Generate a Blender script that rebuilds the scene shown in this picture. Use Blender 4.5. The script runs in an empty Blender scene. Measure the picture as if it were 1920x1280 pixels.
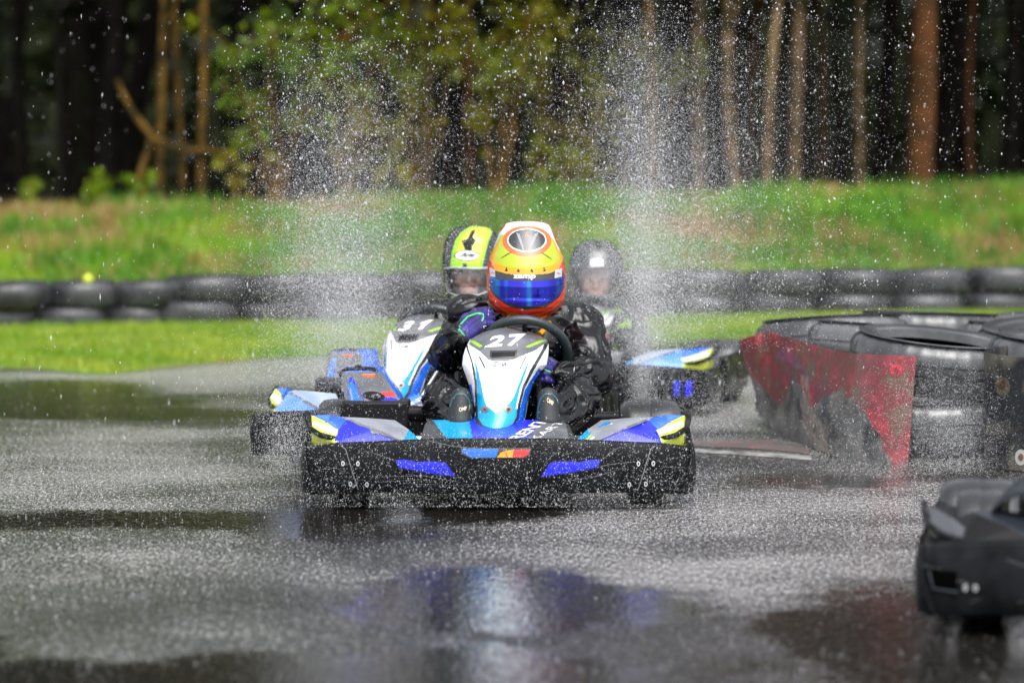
import bpy, bmesh, math, random
import numpy as np
from mathutils import Vector, Matrix, noise
from mathutils.bvhtree import BVHTree
from mathutils.geometry import tessellate_polygon

random.seed(7); RNG = np.random.default_rng(11)
SC = bpy.context.scene
COL = SC.collection
R = math.radians

# ------------------------------------------------------------------ camera
F, HC, YH, CX = 6800.0, 1.2, 280.0, 960.0      # focal length in photo pixels, eye height, horizon row, centre column
cam_data = bpy.data.cameras.new('camera')
cam = bpy.data.objects.new('camera', cam_data); COL.objects.link(cam)
cam.location = (0, 0, HC); cam.rotation_euler = (R(90), 0, 0)
cam_data.sensor_width = 36; cam_data.lens = 36 * F / 1920
cam_data.shift_y = -(640 - YH) / 1920
cam_data.clip_end = 500
cam_data.dof.use_dof = True; cam_data.dof.focus_distance = 12.45; cam_data.dof.aperture_fstop = 2.35
SC.camera = cam

# ------------------------------------------------------------------ sky, sun, exposure
w = bpy.data.worlds.new('World'); SC.world = w; w.use_nodes = True
nt = w.node_tree; bg = nt.nodes['Background']
sky = nt.nodes.new('ShaderNodeTexSky'); sky.sky_type = 'NISHITA'; sky.sun_disc = False
SUN_EL, SUN_ROT = R(60), R(165)
sky.sun_elevation = SUN_EL; sky.sun_rotation = SUN_ROT; sky.dust_density = 4.0; sky.air_density = 1.0
hsv = nt.nodes.new('ShaderNodeHueSaturation'); hsv.inputs['Saturation'].default_value = 0.22   # rain cloud: hardly any blue left
nt.links.new(sky.outputs[0], hsv.inputs['Color']); nt.links.new(hsv.outputs[0], bg.inputs[0])
bg.inputs[1].default_value = 0.14
sd = bpy.data.lights.new('sun', 'SUN'); sd.energy = 1.1; sd.angle = R(60); sd.color = (1, .97, .93)
sun = bpy.data.objects.new('sun', sd); COL.objects.link(sun)
sun.rotation_euler = (R(90) - SUN_EL, 0, R(180) - SUN_ROT)
SC.view_settings.view_transform = 'Standard'; SC.view_settings.look = 'None'
SC.view_settings.exposure = 1.12; SC.view_settings.gamma = 1
SC.cycles.max_bounces = 6; SC.cycles.transparent_max_bounces = 8
SC.cycles.use_denoising = True

# ------------------------------------------------------------------ helpers
def at(px, py, d):
    """the place that shows at photo pixel (px, py) when it is d metres away"""
    return Vector(((px - CX) * d / F, d, HC - (py - YH) * d / F))

def tag(o, label=None, cat=None, group=None, kind=None):
    if label: o['label'] = label
    if cat: o['category'] = cat
    if group: o['group'] = group
    if kind: o['kind'] = kind
    return o

def empty(name, loc=(0, 0, 0), rz=0.0, label=None, cat=None, group=None):
    o = bpy.data.objects.new(name, None); COL.objects.link(o)
    o.location = loc; o.rotation_euler = (0, 0, rz); o.empty_display_size = .1
    return tag(o, label, cat, group)

def mesh_obj(name, V, Fc, mats, parent=None, mi=None, smooth=True, sharp=None):
    me = bpy.data.meshes.new(name)
    me.from_pydata([tuple(v) for v in V], [], [tuple(f) for f in Fc])
    if not isinstance(mats, (list, tuple)): mats = [mats]
    for m in mats: me.materials.append(m)
    if mi is not None: me.polygons.foreach_set('material_index', np.asarray(mi, dtype=np.int32))
    if smooth:
        me.polygons.foreach_set('use_smooth', np.ones(len(me.polygons), dtype=bool))
        if sharp: me.set_sharp_from_angle(angle=R(sharp))
    me.update()
    o = bpy.data.objects.new(name, me); COL.objects.link(o)
    if parent is not None: o.parent = parent
    return o

class MB:
    """collects shapes that become ONE mesh"""
    def __init__(s): s.v = []; s.f = []; s.m = []
    def add(s, V, Fc, m=0):
        b = len(s.v); s.v += [Vector(v) for v in V]
        for k, f in enumerate(Fc):
            s.f.append([i + b for i in f]); s.m.append(m[k] if isinstance(m, (list, tuple, np.ndarray)) else m)
    def box(s, c, size, m=0, rot=None):
        c = Vector(c); hx, hy, hz = [q / 2 for q in size]
        P = [Vector((x, y, z)) for x in (-hx, hx) for y in (-hy, hy) for z in (-hz, hz)]
        if rot is not None: P = [rot @ p for p in P]
        s.add([c + p for p in P], [(0, 1, 3, 2), (4, 6, 7, 5), (0, 4, 5, 1), (2, 3, 7, 6), (0, 2, 6, 4), (1, 5, 7, 3)], m)
    def tube(s, P, r, n=10, m=0, closed=False, caps=True):
        P = [Vector(p) for p in P]; N = len(P)
        rr = r if isinstance(r, (list, tuple)) else [r] * N
        V = []; up = Vector((0.13, 0.21, 0.97))
        a = None
        for i in range(N):
            t = (P[(i + 1) % N] - P[i - 1]) if closed else (P[min(i + 1, N - 1)] - P[max(i - 1, 0)])
            t.normalize()
            if a is None: a = t.cross(up); 
            a = a - t * a.dot(t)
            if a.length < 1e-6: a = t.orthogonal()
            a.normalize(); b = t.cross(a)
            for k in range(n):
                q = 2 * math.pi * k / n
                V.append(P[i] + (a * math.cos(q) + b * math.sin(q)) * rr[i])
        Fc = []
        for i in range(N if closed else N - 1):
            j = (i + 1) % N
            for k in range(n):
                l = (k + 1) % n
                Fc.append((i * n + k, i * n + l, j * n + l, j * n + k))
        if not closed and caps:
            Fc.append(tuple(range(n - 1, -1, -1))); Fc.append(tuple((N - 1) * n + k for k in range(n)))
        s.add(V, Fc, m)
    def lathe(s, prof, n=48, M=None, m=0, closed=True):
        """prof: list of (radius, height) turned about local Z; closed = the profile is a loop"""
        V = []; M = M or Matrix.Identity(4); K = len(prof)
        for k in range(n):
            q = 2 * math.pi * k / n
            for (r, h) in prof: V.append(M @ Vector((r * math.cos(q), r * math.sin(q), h)))
        Fc = []
        for k in range(n):
            l = (k + 1) % n
            for i in range(K if closed else K - 1):
                j = (i + 1) % K
                Fc.append((k * K + i, l * K + i, l * K + j, k * K + j))
        s.add(V, Fc, m)
    def grid(s, G, m=0, thick=None, closed_u=False):
        """G: rows of points; thick: offset vector of the back sheet (makes it a solid)"""
        nv = len(G); nu = len(G[0]); V = [p for row in G for p in row]
        Fc = []; mm = []
        for i in range(nv - 1):
            for j in range(nu if closed_u else nu - 1):
                k = (j + 1) % nu
                Fc.append((i * nu + j, i * nu + k, (i + 1) * nu + k, (i + 1) * nu + j))
                mm.append(m[i][j] if not isinstance(m, int) else m)
        if thick is not None:
            T = nu * nv; th = thick if callable(thick) else (lambda p: Vector(thick))
            V = V + [p + th(p) for p in V]
            Fc += [(T + a, T + d, T + c, T + b) for (a, b, c, d) in Fc[:]]
            mm += mm[:]
            rim = [j for j in range(nu)] + [i * nu + nu - 1 for i in range(1, nv)] + [(nv - 1) * nu + j for j in range(nu - 2, -1, -1)] + [i * nu for i in range(nv - 2, 0, -1)]
            if not closed_u:
                for q in range(len(rim)):
                    a, b = rim[q], rim[(q + 1) % len(rim)]
                    Fc.append((b, a, T + a, T + b)); mm.append(mm[0] if isinstance(m, int) else s.rim_m)
        s.add(V, Fc, mm)
    rim_m = 0
    def build(s, name, mats, parent=None, smooth=True, sharp=38):
        return mesh_obj(name, s.v, s.f, mats, parent, s.m, smooth, sharp)

def bevel(o, wd=.004, seg=2, ang=30):
    b = o.modifiers.new('bevel', 'BEVEL'); b.width = wd; b.segments = seg; b.limit_method = 'ANGLE'; b.angle_limit = R(ang)
    return o

def solid(top, faces, off, m=0):
    """closed solid: a surface, its copy moved by off (a vector, or one per vertex), and walls between"""
    mb = MB(); n = len(top); top = [Vector(p) for p in top]
    offs = [Vector(off)] * n if not isinstance(off[0], (tuple, Vector)) else [Vector(q) for q in off]
    V = top + [top[i] + offs[i] for i in range(n)]
    ms = list(m) if isinstance(m, (list, tuple)) else [m] * len(faces)
    Fc = [tuple(f) for f in faces] + [tuple(n + i for i in reversed(f)) for f in faces]
    mm = ms + ms
    cnt = {}
    for fi, f in enumerate(faces):
        for k in range(len(f)):
            a, b = f[k], f[(k + 1) % len(f)]
            cnt.setdefault(frozenset((a, b)), []).append((a, b, ms[fi]))
    for e in cnt.values():
        if len(e) == 1:
            a, b, q = e[0]; Fc.append((b, a, n + a, n + b)); mm.append(q)
    mb.add(V, Fc, mm); return mb

def pip(poly, X, Y):
    X = np.asarray(X, float); Y = np.asarray(Y, float); c = np.zeros(X.shape, bool); n = len(poly)
    for i in range(n):
        x1, y1 = poly[i]; x2, y2 = poly[i - 1]
        k = (y1 > Y) != (y2 > Y)
        with np.errstate(divide='ignore', invalid='ignore'):
            c ^= k & (X < (x2 - x1) * (Y - y1) / (y2 - y1 + 1e-12) + x1)
    return c

def ell(cx, cy, rx, ry, n=40, a=0.0):
    return [(cx + rx * math.cos(t) * math.cos(a) - ry * math.sin(t) * math.sin(a), cy + rx * math.cos(t) * math.sin(a) + ry * math.sin(t) * math.cos(a)) for t in [2 * math.pi * k / n for k in range(n)]]

def stroke(pts, wd):
    """outline polygon of a bent line"""
    L, Rr = [], []
    for i, p in enumerate(pts):
        a = pts[max(i - 1, 0)]; b = pts[min(i + 1, len(pts) - 1)]
        dx, dy = b[0] - a[0], b[1] - a[1]; l = math.hypot(dx, dy) or 1
        ww = wd[i] if isinstance(wd, (list, tuple)) else wd
        L.append((p[0] - dy / l * ww / 2, p[1] + dx / l * ww / 2)); Rr.append((p[0] + dy / l * ww / 2, p[1] - dx / l * ww / 2))
    return L + Rr[::-1]

def bvh_of(*objs, world=False):
    V, Fc = [], []
    for o in objs:
        b = len(V); V += [(o.matrix_world @ v.co) if world else v.co.copy() for v in o.data.vertices]
        Fc += [[i + b for i in p.vertices] for p in o.data.polygons]
    return BVHTree.FromPolygons(V, Fc)

def cut_grid(bm, step):
    xs = [v.co.x for v in bm.verts]; ys = [v.co.y for v in bm.verts]
    for ax, (lo, hi) in enumerate(((min(xs), max(xs)), (min(ys), max(ys)))):
        k = lo + step
        while k < hi - 1e-6:
            no = Vector((1, 0, 0)) if ax == 0 else Vector((0, 1, 0)); co = Vector((k, 0, 0)) if ax == 0 else Vector((0, k, 0))
            bmesh.ops.bisect_plane(bm, geom=bm.verts[:] + bm.edges[:] + bm.faces[:], plane_co=co, plane_no=no, dist=1e-6); k += step

def flat_bm(polys):
    bm = bmesh.new()
    for p in polys:
        t = tessellate_polygon([[Vector((x, y, 0)) for x, y in p]])
        vs = [bm.verts.new((x, y, 0)) for x, y in p]
        for tr in t:
            try: bm.faces.new([vs[i] for i in tr])
            except ValueError: pass
    return bm

def text_bm(body, shear=0.0, bold=0.0):
    cu = bpy.data.curves.new('t', 'FONT'); cu.body = body; cu.size = 1; cu.shear = shear; cu.offset = bold; cu.resolution_u = 3
    o = bpy.data.objects.new('t', cu); COL.objects.link(o); bpy.context.view_layer.update()
    me = bpy.data.meshes.new_from_object(o.evaluated_get(bpy.context.evaluated_depsgraph_get()))
    bm = bmesh.new(); bm.from_mesh(me)
    bpy.data.objects.remove(o); bpy.data.curves.remove(cu); bpy.data.meshes.remove(me)
    bmesh.ops.remove_doubles(bm, verts=bm.verts, dist=1e-4)
    xs = [v.co.x for v in bm.verts]; ys = [v.co.y for v in bm.verts]
    x0, x1, y0, y1 = min(xs), max(xs), min(ys), max(ys)
    for v in bm.verts: v.co = Vector(((v.co.x - x0) / (x1 - x0), (v.co.y - y0) / (y1 - y0), 0))
    return bm

def quad_map(bm, bl, br, tr, tl):
    for v in bm.verts:
        u, q = v.co.x, v.co.y
        x = (1 - q) * ((1 - u) * bl[0] + u * br[0]) + q * ((1 - u) * tl[0] + u * tr[0])
        y = (1 - q) * ((1 - u) * bl[1] + u * br[1]) + q * ((1 - u) * tl[1] + u * tr[1])
        v.co = Vector((x, y, 0))
    return bm

def sticker(name, bm, bvh, eye, point, mat, parent, lift=.002, step=6.0, thick=.0008):
    """a thin raised piece that follows the surface under it; bm is flat, in measuring-picture units"""
    cut_grid(bm, step)
    ok = {}
    for v in bm.verts:
        tgt = Vector(point(v.co.x, v.co.y)); dr = (tgt - eye).normalized()
        h = bvh.ray_cast(eye, dr)
        ok[v] = (h[0] - dr * lift) if h[0] is not None else None
    hits = [p for p in ok.values() if p is not None]
    if not hits: bm.free(); return None
    bad = [v for v, p in ok.items() if p is None]
    for v, p in ok.items():
        if p is not None: v.co = p
    bmesh.ops.delete(bm, geom=bad, context='VERTS')
    me = bpy.data.meshes.new(name); bm.to_mesh(me); bm.free()
    me.materials.append(mat); me.polygons.foreach_set('use_smooth', np.ones(len(me.polygons), bool))
    o = bpy.data.objects.new(name, me); COL.objects.link(o); o.parent = parent
    return o

def remeshed(name, V, Fc, voxel, smooth=4, factor=.5):
    o = mesh_obj(name, V, Fc, [], None, None, False)
    m = o.modifiers.new('r', 'REMESH'); m.mode = 'VOXEL'; m.voxel_size = voxel; m.adaptivity = 0
    if smooth:
        s = o.modifiers.new('s', 'SMOOTH'); s.iterations = smooth; s.factor = factor
    bpy.context.view_layer.update()
    me = bpy.data.meshes.new_from_object(o.evaluated_get(bpy.context.evaluated_depsgraph_get()))
    old = o.data; bpy.data.objects.remove(o); bpy.data.meshes.remove(old)
    me.name = name; return me

def capsule(mb, p0, r0, p1, r1, n=14, flat=None):
    p0, p1 = Vector(p0), Vector(p1); t = (p1 - p0)
    if t.length < 1e-6: t = Vector((0, 0, 1e-4)); p1 = p0 + t
    t.normalize(); a = t.orthogonal().normalized(); b = t.cross(a)
    rings = []
    for k in range(5): q = math.pi / 2 * (k / 5 * .98 + .02) - math.pi / 2; rings.append((p0 + t * r0 * math.sin(q), r0 * math.cos(q)))
    rings.append((p0, r0)); rings.append((p1, r1))
    for k in range(1, 6): q = math.pi / 2 * (k / 5 * .98); rings.append((p1 + t * r1 * math.sin(q), r1 * math.cos(q)))
    V = []
    for c, r in rings:
        for k in range(n):
            q = 2 * math.pi * k / n; V.append(c + (a * math.cos(q) + b * math.sin(q)) * r)
    Fc = [(i * n + k, i * n + (k + 1) % n, (i + 1) * n + (k + 1) % n, (i + 1) * n + k) for i in range(len(rings) - 1) for k in range(n)]
    Fc.append(tuple(range(n - 1, -1, -1))); Fc.append(tuple((len(rings) - 1) * n + k for k in range(n)))
    mb.add(V, Fc)

def blob(mb, c, r):                                    # an ellipsoid
    V = []; n, k = 18, 10; c = Vector(c)
    for i in range(k + 1):
        q = math.pi * (i / k * .98 + .01)
        for j in range(n):
            a = 2 * math.pi * j / n; V.append(c + Vector((r[0] * math.sin(q) * math.cos(a), r[1] * math.sin(q) * math.sin(a), r[2] * math.cos(q))))
    Fc = [(i * n + (j + 1) % n, i * n + j, (i + 1) * n + j, (i + 1) * n + (j + 1) % n) for i in range(k) for j in range(n)]
    Fc.append(tuple(range(n))); Fc.append(tuple(k * n + j for j in range(n - 1, -1, -1)))
    mb.add(V, Fc)

def link_me(name, me, mats, parent=None):
    me.materials.clear()
    for m in (mats if isinstance(mats, (list, tuple)) else [mats]): me.materials.append(m)
    me.polygons.foreach_set('use_smooth', np.ones(len(me.polygons), bool))
    o = bpy.data.objects.new(name, me); COL.objects.link(o); o.parent = parent
    return o

# ------------------------------------------------------------------ materials
def new_mat(name):
    m = bpy.data.materials.new(name); m.use_nodes = True
    return m, m.node_tree.nodes, m.node_tree.links, m.node_tree.nodes['Principled BSDF']

def pbr(name, c, rough=.4, metal=0, spec=.5, coat=0, c2=None, nscale=8, bump=0, bscale=60, bdist=.004, rough2=None, lo=.4, hi=.6, detail=4):
    m, N, L, b = new_mat(name)
    b.inputs['Base Color'].default_value = (*c, 1); b.inputs['Roughness'].default_value = rough
    b.inputs['Metallic'].default_value = metal; b.inputs['Specular IOR Level'].default_value = spec
    b.inputs['Coat Weight'].default_value = coat; b.inputs['Coat Roughness'].default_value = .08
    tc = N.new('ShaderNodeTexCoord')
    if c2 is not None or rough2 is not None:
        n = N.new('ShaderNodeTexNoise'); n.inputs['Scale'].default_value = nscale; n.inputs['Detail'].default_value = detail
        L.new(tc.outputs['Object'], n.inputs['Vector'])
        rp = N.new('ShaderNodeMapRange'); rp.inputs['From Min'].default_value = lo; rp.inputs['From Max'].default_value = hi
        L.new(n.outputs['Fac'], rp.inputs['Value'])
        if c2 is not None:
            mx = N.new('ShaderNodeMix'); mx.data_type = 'RGBA'
            mx.inputs['A'].default_value = (*c, 1); mx.inputs['B'].default_value = (*c2, 1)
            L.new(rp.outputs[0], mx.inputs['Factor']); L.new(mx.outputs['Result'], b.inputs['Base Color'])
        if rough2 is not None:
            mr = N.new('ShaderNodeMapRange'); mr.inputs['To Min'].default_value = rough; mr.inputs['To Max'].default_value = rough2
            L.new(rp.outputs[0], mr.inputs['Value']); L.new(mr.outputs[0], b.inputs['Roughness'])
    if bump:
        n2 = N.new('ShaderNodeTexNoise'); n2.inputs['Scale'].default_value = bscale; n2.inputs['Detail'].default_value = 3
        L.new(tc.outputs['Object'], n2.inputs['Vector'])
        bp = N.new('ShaderNodeBump'); bp.inputs['Strength'].default_value = bump; bp.inputs['Distance'].default_value = bdist
        L.new(n2.outputs['Fac'], bp.inputs['Height']); L.new(bp.outputs[0], b.inputs['Normal'])
    return m

def leafmat(name, c, c2, nscale=1.5, trans=.35, lo=.35, hi=.65):
    m, N, L, b = new_mat(name)
    N.remove(b); out = [n for n in N if n.type == 'OUTPUT_MATERIAL'][0]
    tc = N.new('ShaderNodeTexCoord'); n = N.new('ShaderNodeTexNoise'); n.inputs['Scale'].default_value = nscale; n.inputs['Detail'].default_value = 5
    L.new(tc.outputs['Object'], n.inputs['Vector'])
    rp = N.new('ShaderNodeMapRange'); rp.inputs['From Min'].default_value = lo; rp.inputs['From Max'].default_value = hi; L.new(n.outputs['Fac'], rp.inputs['Value'])
    mx = N.new('ShaderNodeMix'); mx.data_type = 'RGBA'; mx.inputs['A'].default_value = (*c, 1); mx.inputs['B'].default_value = (*c2, 1)
    L.new(rp.outputs[0], mx.inputs['Factor'])
    d = N.new('ShaderNodeBsdfDiffuse'); t = N.new('ShaderNodeBsdfTranslucent'); g = N.new('ShaderNodeBsdfGlossy'); g.inputs['Roughness'].default_value = .35
    L.new(mx.outputs['Result'], d.inputs[0]); L.new(mx.outputs['Result'], t.inputs[0])
    s = N.new('ShaderNodeMixShader'); s.inputs[0].default_value = trans; L.new(d.outputs[0], s.inputs[1]); L.new(t.outputs[0], s.inputs[2])
    s2 = N.new('ShaderNodeMixShader'); s2.inputs[0].default_value = .03; L.new(s.outputs[0], s2.inputs[1]); L.new(g.outputs[0], s2.inputs[2])
    L.new(s2.outputs[0], out.inputs[0])
    return m

M = {}
M['black'] = pbr('black moulded plastic', (.0045, .005, .006), .46, spec=.10, c2=(.013, .014, .016), nscale=14, bump=.25, bscale=90, bdist=.002, rough2=.22)
M['dull_black'] = pbr('dull black plastic', (.007, .007, .008), .5, spec=.2, bump=.2, bscale=70)
M['white'] = pbr('white plastic', (.80, .81, .83), .25, coat=.3, c2=(.50, .50, .51), nscale=30, lo=.60, hi=.78, detail=8)
M['grey'] = pbr('wet grey decal', (.085, .09, .10), .35, coat=.1, c2=(.14, .145, .155), nscale=9)
M['light_grey'] = pbr('pale grey decal', (.20, .215, .25), .35, coat=.1, c2=(.27, .29, .33), nscale=12)
M['charcoal'] = pbr('charcoal decal', (.03, .032, .036), .25, coat=.4)
M['blue'] = pbr('royal blue film', (.016, .022, .66), .25, coat=.15, c2=(.022, .035, .50), nscale=10)
M['mid_blue'] = pbr('mid blue film', (.01, .14, .72), .2, coat=.5)
M['cyan'] = pbr('cyan film', (.0, .29, .66), .2, coat=.5, c2=(.0, .33, .60), nscale=16)
M['pale_blue'] = pbr('pale blue film', (.07, .23, .70), .25, coat=.2, c2=(.16, .32, .70), nscale=8)
M['ice'] = pbr('icy white film', (.50, .58, .70), .3, coat=.1, c2=(.30, .42, .62), nscale=6)
M['lime'] = pbr('lime film', (.28, .60, .01), .25, coat=.4)
M['yellow'] = pbr('yellow film', (.52, .60, .02), .25, coat=.4)
M['amber'] = pbr('amber film', (.74, .33, .004), .3, coat=.15)
M['fluo'] = pbr('fluorescent yellow paint', (.37, .47, .02), .3, coat=.15)
M['orange'] = pbr('orange paint', (.66, .13, .03), .3, coat=.15)
M['red_orange'] = pbr('red orange paint', (.66, .035, .008), .25, coat=.3)
M['red'] = pbr('red paint', (.62, .03, .03), .3, coat=.3)
M['steel'] = pbr('wet steel tube', (.33, .34, .36), .25, metal=1)
M['bolt'] = pbr('zinc bolt', (.62, .63, .64), .35, metal=.4)
M['brass'] = pbr('copper coloured screw', (.42, .26, .16), .35, metal=.7)
M['rubber'] = pbr('wet tyre rubber', (.017, .018, .02), .32, c2=(.055, .057, .062), nscale=5, rough2=.2, spec=.5, coat=.12, bump=.4, bscale=120, bdist=.002)
M['pale_rubber'] = pbr('pale painted-sheen tyre rubber', (.035, .037, .041), .34, c2=(.11, .113, .12), nscale=4, rough2=.2, spec=.6, coat=.3, bump=.4, bscale=120, bdist=.002)  # wet sheen of the near tyres put into a paler base colour
M['suit'] = pbr('black rain suit', (.0035, .004, .005), .15, spec=.42, bump=.1, bscale=45, bdist=.004, rough2=.24, nscale=6)
M['glove'] = pbr('purple blue glove', (.03, .022, .20), .5, c2=(.012, .01, .07), nscale=30, bump=.4, bscale=120, bdist=.002)
M['green_trim'] = pbr('bright green trim', (.05, .60, .12), .4)
M['skin'] = pbr('skin', (.62, .36, .28), .45, c2=(.70, .44, .36), nscale=14)
M['eye'] = pbr('eye', (.04, .03, .03), .1)
M['lip'] = pbr('lips', (.45, .16, .14), .4)
M['silver'] = pbr('silver decal', (.55, .58, .62), .3, metal=.3)
M['boot'] = pbr('dark boot suede', (.012, .016, .02), .55, bump=.3, bscale=200, bdist=.001)
M['teal'] = pbr('teal edging', (.02, .12, .13), .4)

def visor_mat():
    m, N, L, b = new_mat('blue mirror visor')
    tc = N.new('ShaderNodeTexCoord'); n = N.new('ShaderNodeTexNoise'); n.inputs['Scale'].default_value = 1.0; n.inputs['Detail'].default_value = 1
    mp = N.new('ShaderNodeMapping'); mp.inputs['Scale'].default_value = (22, 1, 1.5); L.new(tc.outputs['Object'], mp.inputs[0]); L.new(mp.outputs[0], n.inputs['Vector'])
    cr = N.new('ShaderNodeValToRGB'); e = cr.color_ramp.elements
    e[0].position = .3; e[0].color = (.03, .012, .42, 1); e[1].position = .68; e[1].color = (.02, .30, .80, 1)
    q = cr.color_ramp.elements.new(.5); q.color = (.02, .03, .62, 1)
    L.new(n.outputs['Fac'], cr.inputs[0]); L.new(cr.outputs[0], b.inputs['Base Color'])
    b.inputs['Metallic'].default_value = .85; b.inputs['Roughness'].default_value = .12; b.inputs['Coat Weight'].default_value = .6
    return m
M['visor'] = visor_mat()
def clear_visor(name, tint, alpha):
    m, N, L, b = new_mat(name); out = [n for n in N if n.type == 'OUTPUT_MATERIAL'][0]
    tr = N.new('ShaderNodeBsdfTransparent'); tr.inputs[0].default_value = (*tint, 1)
    g = N.new('ShaderNodeBsdfGlossy'); g.inputs['Roughness'].default_value = .12; g.inputs[0].default_value = (.9, .92, .95, 1)
    mx = N.new('ShaderNodeMixShader'); mx.inputs[0].default_value = alpha
    L.new(tr.outputs[0], mx.inputs[1]); L.new(g.outputs[0], mx.inputs[2]); L.new(mx.outputs[0], out.inputs[0])
    return m
M['clear'] = clear_visor('clear visor', (.95, .93, .94), .10)
def droplet_mat():
    m, N, L, b = new_mat('water droplets'); N.remove(b); out = [n for n in N if n.type == 'OUTPUT_MATERIAL'][0]
    d = N.new('ShaderNodeBsdfDiffuse'); d.inputs[0].default_value = (.90, .91, .93, 1)
    t = N.new('ShaderNodeBsdfTranslucent'); t.inputs[0].default_value = (.95, .96, .97, 1)
    g = N.new('ShaderNodeBsdfGlossy'); g.inputs['Roughness'].default_value = .1
    s = N.new('ShaderNodeMixShader'); s.inputs[0].default_value = .5; L.new(d.outputs[0], s.inputs[1]); L.new(t.outputs[0], s.inputs[2])
    s2 = N.new('ShaderNodeMixShader'); s2.inputs[0].default_value = .15; L.new(s.outputs[0], s2.inputs[1]); L.new(g.outputs[0], s2.inputs[2])
    L.new(s2.outputs[0], out.inputs[0]); return m
M['droplet'] = droplet_mat()

# ================================================================== THE SETTING
def fbm(x, y, s, seed=0.0, oct=3):
    a = 0; amp = 1; tot = 0
    for k in range(oct):
        a += amp * noise.noise(Vector((x * s, y * s, seed + 3.7 * k))); tot += amp; amp *= .5; s *= 2.1
    return a / tot

# --- wet track: one sheet out past the woods, finer where the karts run
PUDDLES = [  # photo column, row, half width, half height (rows) of the standing water as it lies on the tarmac, strength
    (230, 978, 450, 24, 1.15), (640, 1000, 260, 20, .7), (40, 738, 270, 30, 1.15), (330, 752, 260, 11, .9), (300, 775, 420, 14, 1.0), (720, 800, 200, 20, .5), (900, 962, 420, 30, .85), (1290, 985, 260, 22, .45),
    (950, 1130, 300, 74, 1.15), (1170, 1145, 240, 60, .9), (960, 1262, 1150, 58, .75), (1500, 1190, 420, 40, .7), (1560, 905, 220, 22, .6), (1480, 965, 130, 14, .4), (960, 1250, 420, 60, .85), (380, 1255, 420, 40, .5), (1350, 1245, 330, 40, .7), (1650, 1130, 240, 60, .7), (1850, 1200, 200, 70, .9), (520, 1130, 200, 25, .4), (760, 1180, 160, 30, .5)]
PW = []
for (px, py, hw, hh, k) in PUDDLES:
    d0 = HC * F / (py - YH); dn = HC * F / (py + hh - YH); df = HC * F / (py - hh - YH)
    PW.append(((px - CX) * d0 / F, (dn + df) / 2, hw * d0 / F, (df - dn) / 2, k))
def puddle(x, y):
    v = 0
    for (cx, cy, rx, ry, k) in PW:
        q = ((x - cx) / rx) ** 2 + ((y - cy) / ry) ** 2
        if q < 2.6: v = max(v, k * max(0, 1.25 - q ** .75 * .9))
    return v
xs = np.concatenate([np.linspace(-60, -4, 15)[:-1], np.arange(-4, 4.001, .07), np.linspace(4, 60, 15)[1:]])
ys = np.concatenate([np.linspace(-25, 7, 9)[:-1], np.arange(7, 20, .08), np.arange(20, 26, .3), np.linspace(26, 130, 14)])
V = []; pud = []
for y in ys:
    for x in xs:
        V.append((x, y, 0.0))
        if 6.9 < y < 26 and abs(x) < 4.1:
            n1 = fbm(x, y * .55, .9, 1.0, 4); n2 = fbm(x * .6, y * .3, .8, 7.0, 3)
            pud.append(min(1, max(0, puddle(x, y) * (1 + 1.6 * n1) + max(0, n2 - .16) * 1.6 + n1 * .25 + (max(0, fbm(x, y * .4, 1.7, 60.0, 4) - .02) * 3.4 * min(1, max(0, (11.4 - y) / 1.6))))))
        else: pud.append(.2)
nx = len(xs); Fc = [(j * nx + i, j * nx + i + 1, (j + 1) * nx + i + 1, (j + 1) * nx + i) for j in range(len(ys) - 1) for i in range(nx - 1)]
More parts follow.
